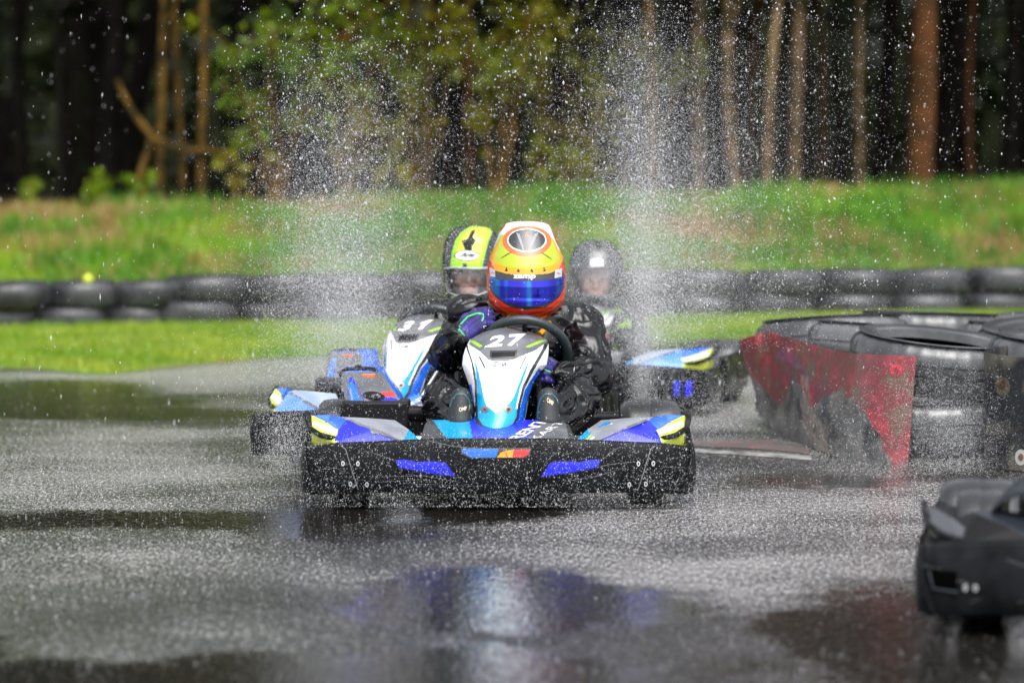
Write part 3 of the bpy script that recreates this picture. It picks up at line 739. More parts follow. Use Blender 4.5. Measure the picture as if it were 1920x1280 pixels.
# --- belts wrapped round the near stacks
def sheet_obj(name, tops, bots, nu, nv, thick, wob, seed, label, cat, mat, flare=0):
    def ip(L, t):
        X = np.linspace(0, 1, len(L)); return Vector([float(np.interp(t, X, [p[i] for p in L])) for i in range(3)])
    A = [at(*p) for p in tops]; B = [at(*p) for p in bots]
    def sm(L, t):                                       # Catmull-Rom along the points
        q = t * (len(L) - 1); i = min(int(q), len(L) - 2); f = q - i
        p0, p1, p2, p3 = L[max(i - 1, 0)], L[i], L[i + 1], L[min(i + 2, len(L) - 1)]
        return .5 * ((2 * p1) + (p2 - p0) * f + (2 * p0 - 5 * p1 + 4 * p2 - p3) * f * f + (3 * p1 - p0 - 3 * p2 + p3) * f ** 3)
    G = []
    for j in range(nv + 1):
        v = j / nv; row = []
        for i in range(nu + 1):
            u = i / nu; p = sm(A, u).lerp(sm(B, u), v)
            p.y += wob * fbm(u * 5, v * 1.4, 1, seed) + wob * .7 * math.sin(u * 17 + seed) * (1 - v * .6)
            row.append(p)
        G.append(row)
    mb = MB(); mb.grid(G, 0, (0.002, thick, 0)); o = mb.build(name, mat, None, True, 50)
    return tag(o, label, cat), G
def red_mat():
    m, N, L, b = new_mat('worn red belt'); b.inputs['Roughness'].default_value = .35; b.inputs['Coat Weight'].default_value = .2
    at_ = N.new('ShaderNodeAttribute'); at_.attribute_name = 'red_paint'
    tc = N.new('ShaderNodeTexCoord')
    def nz(s, d): 
        n = N.new('ShaderNodeTexNoise'); n.inputs['Scale'].default_value = s; n.inputs['Detail'].default_value = d; n.inputs['Roughness'].default_value = .62; L.new(tc.outputs['Object'], n.inputs['Vector']); return n.outputs['Fac']
    cr = N.new('ShaderNodeValToRGB'); e = cr.color_ramp.elements
    e[0].position = .36; e[0].color = (.11, .075, .05, 1); e[1].position = .66; e[1].color = (.33, .032, .046, 1); q = e.new(.5); q.color = (.15, .026, .030, 1)
    L.new(nz(11, 6), cr.inputs[0])
    gr = N.new('ShaderNodeValToRGB'); e = gr.color_ramp.elements
    e[0].position = .35; e[0].color = (.014, .016, .02, 1); e[1].position = .70; e[1].color = (.20, .19, .18, 1); L.new(nz(9, 6), gr.inputs[0])
    s1 = N.new('ShaderNodeMath'); s1.operation = 'SUBTRACT'; L.new(nz(30, 4), s1.inputs[0]); s1.inputs[1].default_value = .5
    s2 = N.new('ShaderNodeMath'); s2.operation = 'MULTIPLY_ADD'; L.new(s1.outputs[0], s2.inputs[0]); s2.inputs[1].default_value = 2.3; L.new(at_.outputs['Fac'], s2.inputs[2])
    mr = N.new('ShaderNodeMapRange'); mr.inputs['From Min'].default_value = .4; mr.inputs['From Max'].default_value = .6; L.new(s2.outputs[0], mr.inputs[0])
    mx = N.new('ShaderNodeMix'); mx.data_type = 'RGBA'; L.new(mr.outputs[0], mx.inputs['Factor']); L.new(gr.outputs[0], mx.inputs['A']); L.new(cr.outputs[0], mx.inputs['B'])
    ap = N.new('ShaderNodeAttribute'); ap.attribute_name = 'pale_wear'
    s3 = N.new('ShaderNodeMath'); s3.operation = 'MULTIPLY_ADD'; L.new(s1.outputs[0], s3.inputs[0]); s3.inputs[1].default_value = 1.6; L.new(ap.outputs['Fac'], s3.inputs[2])
    m3 = N.new('ShaderNodeMapRange'); m3.inputs['From Min'].default_value = .35; m3.inputs['From Max'].default_value = .9; m3.inputs['To Max'].default_value = .8; L.new(s3.outputs[0], m3.inputs[0])
    mz = N.new('ShaderNodeMix'); mz.data_type = 'RGBA'; L.new(m3.outputs[0], mz.inputs['Factor']); L.new(mx.outputs['Result'], mz.inputs['A']); mz.inputs['B'].default_value = (.36, .30, .25, 1)
    L.new(mz.outputs['Result'], b.inputs['Base Color'])
    bp = N.new('ShaderNodeBump'); bp.inputs['Strength'].default_value = .4; bp.inputs['Distance'].default_value = .008; L.new(nz(40, 4), bp.inputs['Height']); L.new(bp.outputs[0], b.inputs['Normal'])
    return m
red, G = sheet_obj('red_belt', [(1384, 637, 15.3), (1412, 629, 15.25), (1440, 622, 15.2), (1480, 632, 14.95), (1520, 645, 14.7), (1565, 658, 14.4), (1610, 663, 14.15), (1665, 666, 13.98), (1718, 669, 13.9)],
    [(1437, 803, 15.35), (1444, 806, 15.25), (1452, 810, 15.15), (1490, 826, 14.85), (1525, 841, 14.5), (1565, 855, 14.15), (1610, 866, 13.95), (1660, 873, 13.83), (1702, 877, 13.78)], 110, 60, .012, .02, 3.3, 'worn red and grey rubber sheet wrapped round the near tyre stacks', 'barrier sheet', red_mat())
REDPOLY = [(1340, 600), (1740, 640), (1735, 885), (1674, 885), (1670, 858), (1655, 842), (1652, 815), (1634, 800), (1630, 778), (1610, 768), (1602, 748), (1585, 744), (1578, 731), (1560, 736), (1540, 748), (1520, 768), (1506, 728), (1490, 704), (1482, 708), (1474, 745), (1462, 758), (1445, 742), (1420, 715), (1395, 690)]
vals = []
for v in red.data.vertices:
    px = CX + v.co.x * F / v.co.y; py = YH + (HC - v.co.z) * F / v.co.y
    vals.append(1.0 if pip(REDPOLY, [px], [py])[0] else 0.0)
PALE = [(1500, 742), (1520, 760), (1545, 800), (1556, 850), (1530, 845), (1505, 800)]; PALE2 = [(1500, 700), (1516, 704), (1522, 760), (1506, 752)]
pv_ = []
for v in red.data.vertices:
    px = CX + v.co.x * F / v.co.y; py = YH + (HC - v.co.z) * F / v.co.y; pv_.append(.62 if pip(PALE, [px], [py])[0] or pip(PALE2, [px], [py])[0] else (.12 if py > 770 else 0.0))
red.data.attributes.new('pale_wear', 'FLOAT', 'POINT').data.foreach_set('value', np.array(pv_, np.float32))
red.data.attributes.new('red_paint', 'FLOAT', 'POINT').data.foreach_set('value', np.array(vals, np.float32))
eye0 = Vector((0, 0, HC))
bv = bvh_of(red)
ringm = pbr('bright red ring', (.40, .03, .05), .4)
sticker('bolt_ring', flat_bm([ell(1680, 693, 12, 12)]), bv, eye0, lambda x, y: at(x, y, 13.9), ringm, red, .003)
sticker('bolt_hole', flat_bm([ell(1680, 695, 5.5, 6)]), bv, eye0, lambda x, y: at(x, y, 13.9), pbr('dark red', (.16, .02, .03), .6), red, .006)
M['belt'] = pbr('dark worn belt', (.016, .018, .023), .35, c2=(.22, .205, .16), nscale=6, lo=.5, hi=.78, bump=.5, bscale=30, bdist=.006, detail=7)
belt, _ = sheet_obj('dark_belt', [(1890, 648, 13.75), (1862, 652, 13.62), (1844, 660, 13.5), (1862, 664, 13.42), (1900, 668, 13.4), (1960, 672, 13.42), (2040, 676, 13.6)],
    [(1890, 868, 13.9), (1862, 872, 13.75), (1846, 876, 13.62), (1862, 879, 13.55), (1900, 881, 13.52), (1960, 882, 13.55), (2040, 880, 13.7)], 80, 40, .012, .008, 6.1, 'dark scuffed rubber sheet with rusty bolts at the right edge', 'barrier sheet', M['belt'])
bv = bvh_of(belt)
rust = pbr('rusty stain', (.13, .10, .06), .6, c2=(.05, .045, .04), nscale=40)
for nm, pl, mt, lf in (('rust_stain', ell(1880, 724, 14, 18), rust, .002), ('bolt', ell(1880, 722, 6.5, 9), pbr('rusty bolt', (.06, .035, .015), .5), .006), ('washer', ell(1914, 857, 11, 15), M['bolt'], .004), ('bolt', ell(1914, 857, 5, 7), pbr('rusty bolt', (.15, .09, .03), .5), .007), ('bolt', ell(1855, 830, 5, 9), rust, .004)):
    sticker(nm, flat_bm([pl]), bv, eye0, lambda x, y: at(x, y, 13.5), mt, belt, lf)

# ================================================================== KARTS
# measured on the front kart: kart frame has its nose at y = 0 pointing to -y, x to the picture's right
KD, KX = 12.0, (934 - CX) * 12.0 / F
def L3(px, py, y):
    p = at(px, py, KD + y); return Vector((p.x - KX, y, p.z))
EYE_K = Vector((-KX, -KD, HC))

def relief(mb, rows, depth, nu, nv, paint=None, thick=(0, .012, 0), rim_m=0):
    """a skin described by its outline rows (row, left, right) and its depth"""
    ry = [r[0] for r in rows]; G = []; m = []; XX = np.zeros((nv + 1, nu + 1)); YY = np.zeros_like(XX)
    for j in range(nv + 1):
        py = ry[0] + (ry[-1] - ry[0]) * j / nv
        xl = np.interp(py, ry, [r[1] for r in rows]); xr = np.interp(py, ry, [r[2] for r in rows])
        for i in range(nu + 1): XX[j, i] = xl + (xr - xl) * i / nu; YY[j, i] = py
    for j in range(nv + 1):
        u = lambda i: -1 + 2 * i / nu
        G.append([L3(XX[j, i], YY[j, i], depth(XX[j, i], YY[j, i], u(i))) for i in range(nu + 1)])
    if paint is not None:
        xc = (XX[:-1, :-1] + XX[1:, 1:]) / 2; yc = (YY[:-1, :-1] + YY[1:, 1:]) / 2
        m = paint(xc, yc)
    else: m = 0
    mb.rim_m = rim_m; mb.grid(G, m, thick)
    return G

def kart_wheel(name, root, c, r, wd, rimm):
    o = bpy.data.objects.new(name, None); COL.objects.link(o); o.parent = root; o.location = c
    Mx = Matrix.Rotation(R(90), 4, 'Y'); h = wd / 2
    mb = MB(); mb.lathe([(r * .52, -h * .8), (r * .62, -h * .95), (r * .86, -h), (r * .97, -h * .84), (r, -h * .6), (r, -.004), (r * .985, 0), (r, .004), (r, h * .6), (r * .97, h * .84), (r * .86, h), (r * .62, h * .95), (r * .52, h * .8)], 40, Mx)
    mb.build('tyre', M['rubber'], o)
    mb = MB(); mb.lathe([(r * .52, -h * .8), (r * .5, -h * .5), (r * .46, 0), (r * .5, h * .5), (r * .52, h * .8), (r * .48, h * .7), (r * .40, h * .15), (r * .12, h * .2), (r * .12, -h * .2), (r * .40, -h * .15), (r * .48, -h * .7)], 28, Mx)
    mb.build('rim', rimm, o)
    return o

PANEL_ROWS = [(614, 917, 978), (618, 909, 985), (622, 902, 992), (628, 890, 1010), (636, 881, 1025), (644, 877, 1028.5), (654, 872, 1029), (668, 868, 1028), (684, 866.5, 1025), (692, 869, 1018), (700, 872, 1011), (720, 879, 999), (745, 884.5, 991), (770, 886, 987.5), (785, 884, 985), (795, 880, 981), (801, 881, 977), (804, 892, 968), (807, 906, 958)]
CYAN = [(890, 668), (899, 705), (907, 745), (912, 760), (931, 775), (954, 757), (963, 745), (978, 705), (994.5, 668), (985, 700), (974, 730), (967, 765), (963, 783), (949, 796), (932, 800), (912, 797), (898, 784), (895, 760), (894, 720)]
OUTL = [(874, 650), (884, 680), (889.5, 715), (891, 755), (892, 786), (903, 800), (918, 806), (932, 809), (950, 806), (966, 797), (973, 783), (976, 760), (984, 728), (1000, 696), (1024, 654), (1030, 640), (870, 640)]
INNER = [(877, 650), (888, 684), (894, 715), (895.5, 755), (896, 784), (906, 797), (919, 802), (932, 804), (949, 802), (962, 794), (968, 781), (971, 759), (979, 726), (994, 694), (1016, 656), (1022, 640), (875, 640)]
GREYTOP = [(880, 646), (884, 630), (905, 610), (990, 610), (1028, 632), (1026, 641), (1005, 656), (962, 674), (954, 676), (922, 676), (914, 673), (899, 658)]
def panel_depth(px, py, u):
    v = np.interp(py, [607, 614, 622, 636, 660, 700, 760, 807], [.66, .63, .585, .53, .47, .40, .31, .25])
    return float(v) + .075 * u * u + .05 * u ** 6
def panel_paint(x, y):
    m = np.zeros(x.shape, int)
    def put(p, k): m[pip(p, x, y)] = k
    m[y > 799] = 3
    put([(890, 780), (975, 780), (972, 830), (892, 830)], 3)
    put([(876, 722), (884, 720), (890, 760), (892, 800), (884, 797), (884, 770)], 2); put([(1010, 690), (1016, 694), (1000, 722), (990, 750), (985, 780), (972, 805), (962, 803), (974, 770), (984, 730)], 2)
    put(OUTL, 3); put(INNER, 0); m[pip(INNER, x, y) & (y > 766)] = 1
    put([(884, 655), (890, 652), (908, 700), (900, 690)], 0)
    put([(906, 740), (912, 760), (931, 775), (954, 757), (963, 740)], 0); put(CYAN, 1)
    put([(882, 655), (880, 646), (898, 652), (918, 678), (912, 690)], 0)
    put(GREYTOP, 4)
    put([(880, 640), (886, 637), (905, 648), (899, 651)], 5); put([(1026, 637), (1012, 638), (985, 650), (992, 651)], 5)
    put([(897, 668), (900, 668), (911, 690), (908, 690)], 3); put([(985, 668), (988, 666), (976, 692), (974, 690)], 3)
    return m

def bumper_path(n=121):
    pts = []
    ctrl = [(-.655, .62), (-.66, .40), (-.655, .24), (-.645, .125), (-.60, .082), (-.50, .058), (-.38, .033), (-.20, .01), (0, 0), (.20, .01), (.38, .033), (.50, .058), (.60, .082), (.645, .125), (.655, .24), (.66, .40), (.655, .62)]
    K = len(ctrl)
    for i in range(n):
        q = i / (n - 1) * (K - 1); k = min(int(q), K - 2); f = q - k
        p0, p1, p2, p3 = [Vector((*ctrl[min(max(j, 0), K - 1)], 0)) for j in (k - 1, k, k + 1, k + 2)]
        pts.append(.5 * ((2 * p1) + (p2 - p0) * f + (2 * p0 - 5 * p1 + 4 * p2 - p3) * f * f + (3 * p1 - p0 - 3 * p2 + p3) * f ** 3))
    return pts

BLUE = {}
BLACK = {}
REAR = {}
def build_kart(label, loc, rz, number, scheme, group='racing karts on the wet track', slots='front', dz=0.0):
    root = empty('racing_kart', loc, rz, label, 'go-kart', group)
    S = scheme
    # ---------------- bumper: bent strip with a rolled top lip
    path = bumper_path(); mb = MB(); N = len(path); ring = []
    for i, p in enumerate(path):
        t = (path[min(i + 1, N - 1)] - path[max(i - 1, 0)]).normalized(); nrm = Vector((t.y, -t.x, 0))    # outward
        ax = abs(p.x); zt = float(np.interp(ax, [0, .2, .45, .56, .66], [.244, .243, .229, .222, .208])) + dz; zb = float(np.interp(ax, [0, .5, .66], [.063, .06, .046]))
        H = zt - zb
        prof = [(.0, zb), (.008, zb + .012), (.012, zb + .25 * H), (.016, zb + .5 * H), (.012, zb + .78 * H), (.006, zt - .014), (.0, zt - .004), (-.008, zt), (-.018, zt - .004), (-.022, zt - .02), (-.022, zb + .01), (-.012, zb)]
        ring.append([p + nrm * (a - .012) + Vector((0, 0, z)) for a, z in prof])
    K = len(ring[0]); V = [q for r_ in ring for q in r_]
    Fc = [(i * K + k, (i + 1) * K + k, (i + 1) * K + (k + 1) % K, i * K + (k + 1) % K) for i in range(N - 1) for k in range(K)]
    Fc += [tuple(range(K)), tuple((N - 1) * K + k for k in range(K - 1, -1, -1))]
    mb.add(V, Fc); bum = mb.build('bumper', M['black'], root)
    bv = bvh_of(bum)
    P_ = lambda x, y: L3(x, y, .0)
    # end plates that overlap the strip, cut on the slant
    for sd in (-1, 1):
        G = []
        for j in range(9):
            v = j / 8; row = []
            i0 = 94 - 8.0 * v if v < .9 else 94 - 7.4; 
            i0 = 92.5 + (4.5 * (1 - v)) - 1.5 * v
            for i in range(25):
                q = i0 + (N - 1 - 6 - i0) * i / 24; a = int(q); f = q - a; k = 1 + (5 - 1) * (1 - v); kk = int(k); kf = k - kk
                A = ring[a][kk].lerp(ring[a][min(kk + 1, 6)], kf); B = ring[min(a + 1, N - 1)][kk].lerp(ring[min(a + 1, N - 1)][min(kk + 1, 6)], kf)
                p = A.lerp(B, f); pc = path[a].lerp(path[min(a + 1, N - 1)], f); t = (path[min(a + 1, N - 1)] - path[a]).normalized(); nrm = Vector((t.y, -t.x, 0))
                p = p + nrm * .009 + Vector((0, 0, .006 * (1 - v) - .004 * v + (.004 if v == 0 else 0)))
                row.append(Vector((p.x * sd, p.y, p.z)))
            G.append(row if sd == 1 else row[::-1])
        mb = MB(); mb.grid(G, 0, lambda p: Vector((-.006 * (1 if p.x > 0 else -1), .006, 0))); ep = bevel(mb.build('end_plate', M['black'], root), .002, 2)
    bv2 = bvh_of(bum, *[o for o in root.children if o.name.startswith('end_plate')])
    mir = lambda poly: [(1868 - x, y) for x, y in poly]
    dep0 = lambda x, y: L3(x, y, .02)
    # bolts, slots, emblem, scratches
    for (x, y) in ((643, 868.5), (671, 869), (657, 907), (688, 908)) if slots != 'none' else ((634, 886), (648, 886)):
        for q in (x, 1868 - x):
            sticker('bolt', flat_bm([ell(q, y, 3.4, 5.0, 18)]), bv2, EYE_K, dep0, M['bolt'], bum, .006, 3)
            sticker('bolt_hole', flat_bm([ell(q, y, 1.5, 2.2, 12)]), bv2, EYE_K, dep0, M['dull_black'], bum, .0085, 3)
    if slots == 'front':
        sl = [(741, 862), (760, 861), (782, 866), (806, 864), (836, 867), (854, 893), (845, 892), (800, 886), (748, 876)]
        dk = [(738, 856), (800, 860), (840, 862), (859, 895), (848, 897), (790, 889), (742, 878)]
        for f in (lambda p: p, mir):
            sticker('vent_recess', flat_bm([f(dk)]), bv2, EYE_K, dep0, M['dull_black'], bum, .003, 6); sticker('vent_insert', flat_bm([f(sl)]), bv2, EYE_K, dep0, S['slot'], bum, .005, 6)
        em = [((867, 841), (935, 841), (929, 857), (883, 857), (867, 848)), ((935, 841), (941, 841), (932, 857), (929, 857)), ((932, 857), (939, 848), (950, 844), (963, 843), (961, 857)), ((946, 840), (953, 857), (950, 857)), ((963, 843), (994, 842), (990, 852), (980, 857), (961, 857))]
        sticker('emblem', flat_bm([[(864, 839), (997, 839), (993, 853), (982, 859), (880, 859), (864, 850)]]), bv2, EYE_K, dep0, M['charcoal'], bum, .002, 6)
        for p, k in zip(em, ('mid_blue', 'charcoal', 'amber', 'orange', 'red')): sticker('emblem_band', flat_bm([list(p)]), bv2, EYE_K, dep0, M[k], bum, .0035 if k != 'orange' else .0045, 6)
    elif slots == 'side':
        for x in (1262, 1233): sticker('vent_insert', flat_bm([[(x - 9, 868), (x + 8, 862), (x + 8, 898), (x - 10, 906)]]), bv2, EYE_K, dep0, S['slot'], bum, .012, 6)
    else:
        sticker('vent_insert', flat_bm([[(585, 862), (622, 864), (622, 890), (590, 887)]]), bv2, EYE_K, dep0, pbr('dark slot', (.002, .002, .002), .8, spec=0), bum, .012, 6); sticker('vent_edge', flat_bm([stroke([(584, 864), (590, 888), (624, 892)], 2.4)]), bv2, EYE_K, dep0, pbr('pale slot edge', (.05, .055, .065), .4), bum, .013, 5)  # dark slot with a paler stroke along its lower edge
    sc = pbr('plastic scratch and edge highlight', (.16, .165, .17), .5) if 'scratch' not in M else M['scratch']; M['scratch'] = sc
    rnd = random.Random(5)
    if slots != 'none':
      for f in (lambda p: p, mir): sticker('plate_edge_highlight', flat_bm([f(stroke([(640, 835), (648, 842), (656, 868), (664, 895), (672, 918)], 1.8))]), bv2, EYE_K, dep0, sc, bum, .0035, 6)  # worn plate edge, its highlight painted as a pale stroke
    for pts in ([(690, 845), (735, 860), (760, 880)], [(715, 892), (790, 890), (860, 902)], [(706, 905), (800, 898)], [(1010, 890), (1080, 882), (1150, 868), (1190, 866)], [(1060, 902), (1120, 893), (1170, 876)], [(1120, 870), (1150, 845), (1165, 838)], [(1240, 876), (1285, 874)], [(590, 880), (630, 878), (650, 886)], [(800, 826), (850, 836), (900, 842)], [(1215, 905), (1290, 899)], [(1050, 846), (1035, 855), (1020, 868)], [(575, 855), (600, 862)], [(1255, 860), (1290, 852)], [(760, 905), (900, 912)], [(640, 905), (655, 900)]):
        sticker('scratch', flat_bm([stroke([(x, y + rnd.uniform(-1.5, 1.5)) for x, y in pts], [.5] + [1.0] * (len(pts) - 2) + [.4])]), bv2, EYE_K, dep0, sc, bum, .003, 8)
    for q in (569, 1868 - 572):
        sticker('slot', flat_bm([[(q - 3, 866), (q + 4, 867), (q + 6, 889), (q - 1, 890)]]), bv2, EYE_K, dep0, M['dull_black'], bum, .005, 4)
    # ---------------- side pods of the nose
    for sd in (-1, 1):
        PT = dict(A=(583, 777, .40), B=(585, 803, .29), N=(612, 791, .33), Q=(618, 776, .40), C=(627, 828, .11), W=(634, 806, .20), D=(650, 785.5, .19), S=(664, 782, .24), I=(642, 781, .36), F=(742, 787, .37), E=(700, 784, .33), G=(794, 829, .14), H=(754, 829, .08), X=(700, 804, .13), Y=(770, 806, .25))
        ks = list(PT); vs = [L3(PT[k][0] if sd < 0 else 1868 - PT[k][0], PT[k][1], PT[k][2]) for k in ks]; ix = {k: i for i, k in enumerate(ks)}
        FD = [('BCWN', S['pod_low']), ('ABN', S['pod_low']), ('AN Q'.replace(' ', ''), S['pod_mid']), ('QNWDI', S['pod_mid']), ('DWCX', S['pod_front']), ('XCH', S['pod_front']), ('IDSE', S['pod_top']), ('DXS', S['pod_top']), ('SXHY', S['pod_top']), ('SYFE', S['pod_top']), ('YHG', S['pod_edge'])]
        fl = []; mats = []; mm = []
        for k, mt in FD:
            f = [ix[c] for c in k]
            a, b, c = vs[f[0]], vs[f[1]], vs[f[2]]
            if (b - a).cross(c - a).dot(EYE_K - a) < 0: f = f[::-1]
            if mt not in mats: mats.append(mt)
            fl.append(f); mm.append(mats.index(mt))
        off = [(0, .02, -.13)] * len(vs)
        mb = solid(vs, fl, off, mm)
        o = mb.build('side_pod', mats, root, True, 35); bevel(o, .006, 3, 18)
        if scheme is not BLACK:
            bvs = bvh_of(o); f = (lambda p: p) if sd < 0 else mir; dpp = lambda x, y: L3(x, y, .2)
            rg = [(654, 786), (668, 792), (700, 804.5), (728, 816), (752, 827)]
            sticker('trim_line', flat_bm([f(stroke(rg, [3.5, 4.5, 5, 4.5, 3]))]), bvs, EYE_K, dpp, M['grey'], o, .002, 5)
            if scheme is REAR: pass
            elif sd < 0: sticker('torn_film', flat_bm([[(664, 793), (672, 797), (671, 801), (680, 803), (690, 806), (700, 806), (690, 800), (676, 793)], [(694, 806), (697, 814), (712, 812), (722, 818), (735, 817), (720, 811)], [(729, 819), (740, 822), (751, 828), (742, 821)]]), bvs, EYE_K, dpp, M['grey'], o, .0025, 5)
            else:
                for pl, k in (([(1080, 827), (1092, 827), (1146, 790), (1136, 790)], 'cyan'), ([(1093, 827), (1099, 827), (1124, 803), (1116, 806)], 'yellow'), ([(1100, 827), (1106, 827), (1150, 793), (1146, 793)], 'white')): sticker('stripe', flat_bm([pl]), bvs, EYE_K, dpp, M[k], o, .002, 5)
            sticker('pale_band', flat_bm([f([(586, 797), (612, 809), (632, 815), (638, 806), (616, 798), (588, 788)])]), bvs, EYE_K, dpp, M['white'], o, .002, 5)
    # ---------------- deck under the panel
    def deck_paint(x, y):
        m = np.zeros(x.shape, int)
        m[x > 880 + (y - 790) * .2] = 1; m[x > 962] = 2; m[x > 1003 - (y - 805) * .9 ] = 3; m[x < 812 + (y - 788) * .75] = 4; m[x > 1060 + (y - 790) * .2] = 4
        return m
    mb = MB(); relief(mb, [(787, 803, 1060), (795, 797, 1066), (830, 786, 1083)], lambda x, y, u: float(np.interp(y, [787, 830], [.36, .07])) + .05 * u ** 4, 120, 24, deck_paint, (0, .02, -.03), 4)
    dk = mb.build('nose_deck', [S['deck_l'], S['deck_m'], S['pod_front'], M['grey'], M['charcoal']], root, True, 40)
    bvd = bvh_of(dk)
    dd = lambda x, y: L3(x, y, .2)
    sticker('deck_lettering', quad_map(text_bm('RENT', 0, .02), (974, 824), (1030, 789), (1008, 786), (952, 822)), bvd, EYE_K, dd, M['white'], dk, .002, 5)
    sticker('deck_lettering', quad_map(text_bm('KART', 0, .0), (1006, 824), (1060, 791), (1046, 789), (992, 822)), bvd, EYE_K, dd, M['white'], dk, .002, 5)
    mb = MB(); mb.tube([L3(842 + 1, 803, .3), L3(852, 812, .2)], .001, 4)
    # ---------------- number panel
    mb = MB(); relief(mb, PANEL_ROWS, panel_depth, 150, 170, panel_paint, (0, .012, 0), 3)
    pn = mb.build('number_panel', [M['white'], M['cyan'], M['mid_blue'], M['charcoal'], M['grey'], M['lime']], root, True, 50)
    bvp = bvh_of(pn); dp = lambda x, y: L3(x, y, .4)
    a, b = number
    sticker('numeral', quad_map(text_bm(a, .12, .035), (908, 651), (941, 649), (948, 627), (918, 630)), bvp, EYE_K, dp, M['white'], pn, .002, 4)
    if b == '7': sticker('numeral', quad_map(text_bm(b, .10, .035), (951, 649), (980, 646), (987, 625), (953, 627)), bvp, EYE_K, dp, M['white'], pn, .002, 4)
    else: sticker('numeral', flat_bm([[(962, 647), (971, 646), (985, 625), (977, 625), (963, 631), (961, 635), (970, 632)]]), bvp, EYE_K, dp, M['white'], pn, .002, 4)
    sticker('air_slot', flat_bm([[(919, 657), (969, 656), (970, 668), (966, 671), (922, 671), (918, 668)]]), bvp, EYE_K, dp, M['charcoal'], pn, .0015, 4)
    sticker('slot_grille', flat_bm([[(922, 660), (966, 659), (966, 667), (922, 668)]]), bvp, EYE_K, dp, M['dull_black'], pn, .003, 4)
    sg = [[(923 + x * .95, 678 + y) for x, y in q] for q in ([(12, 1), (5, 0), (2, 3), (9, 5), (8, 8), (0, 8)], [(12, 6), (14, 3), (17, 4), (16, 8), (12, 7), (13, 5)], [(19, 7), (20, 4), (24, 4), (23, 8), (19, 8), (21, 6), (25, 5), (27, 0)], [(27, 0), (26, 8), (28, 6), (30, 4), (31, 8), (34, 8)])]
    sticker('signature', flat_bm([stroke(q, 1.3) for q in sg]), bvp, EYE_K, dp, M['charcoal'], pn, .0015, 4)
    sticker('scratch', flat_bm([stroke([(929, 714), (941, 714)], .9), stroke([(925, 742), (927, 748)], 1), stroke([(938, 762), (941, 752)], .8), stroke([(921, 733), (924, 737)], 1)]), bvp, EYE_K, dp, M['grey'], pn, .0012, 6)
    for x in (908.5, 953.5):
        sticker('screw', flat_bm([ell(x, 767, 7, 5.6, 24)]), bvp, EYE_K, dp, M['brass'], pn, .003, 4); sticker('screw_head', flat_bm([ell(x, 767, 4.2, 3.4, 18)]), bvp, EYE_K, dp, M['grey'], pn, .005, 4); sticker('screw_socket', flat_bm([ell(x + .5, 767, 1.8, 1.5, 12)]), bvp, EYE_K, dp, M['dull_black'], pn, .007, 4)
    # dark shell under the panel
    mb = MB(); relief(mb, [(770, 884, 984), (800, 882, 986), (812, 890, 978), (822, 912, 955)], lambda x, y, u: .335 + .06 * u * u, 24, 12, None, (0, .1, 0))
    mb.build('panel_base', M['dull_black'], root)
    # ---------------- steering
    c = L3(984, 661, .72); tl = R(38); st = empty('steering_wheel'); st.parent = root
    ax_x = Vector((1, 0, -.06)); ax_y = Vector((0, -math.sin(tl), math.cos(tl)))
    if S.get('nohole'): c.x = .07
    mb = MB(); mb.tube([c + ax_x * .152 * math.cos(q) + ax_y * .152 * math.sin(q) for q in np.linspace(0, 2 * math.pi, 65)[:-1]], .0165, 12, 0, True); mb.build('rim', pbr('steering rim grip', (.02, .03, .033), .35, bump=.4, bscale=150, bdist=.001) if 'grip' not in M else M['grip'], st)
    mb = MB(); nrm = ax_x.cross(ax_y).normalized()
    for q in (R(200), R(340), R(90)): mb.tube([c + nrm * .02, c + ax_x * .145 * math.cos(q) + ax_y * .145 * math.sin(q)], .009, 8)
    mb.build('spoke', M['dull_black'], st)
    mb = MB(); mb.tube([c + nrm * .0, c - Vector((c.x * .8, .30, .22)), Vector((0, .35, .16))], .011, 10); mb.build('steering_column', M['steel'], root)
    # ---------------- engine cover and fuel cap side
    if scheme is BLACK:
        G = [[Vector((-.24 + .24 * math.cos(a) * (1 - .15 * t), .22 + .38 * t, .275 + .115 * math.sin(a) ** .7 * (.8 + .25 * math.sin(t * 2.6)))) for a in np.linspace(math.pi * .98, .02, 26)] for t in np.linspace(0, 1, 14)]
        mb = MB(); mb.grid(G, 0, (0, .0, -.012)); mb.build('fender', S['pod_top'], root)
    if scheme is not BLACK: engine_cover(root, S)
    fw = 1.32 if scheme is BLACK else 1
    rest_of_kart(root, S, fw)
    return root
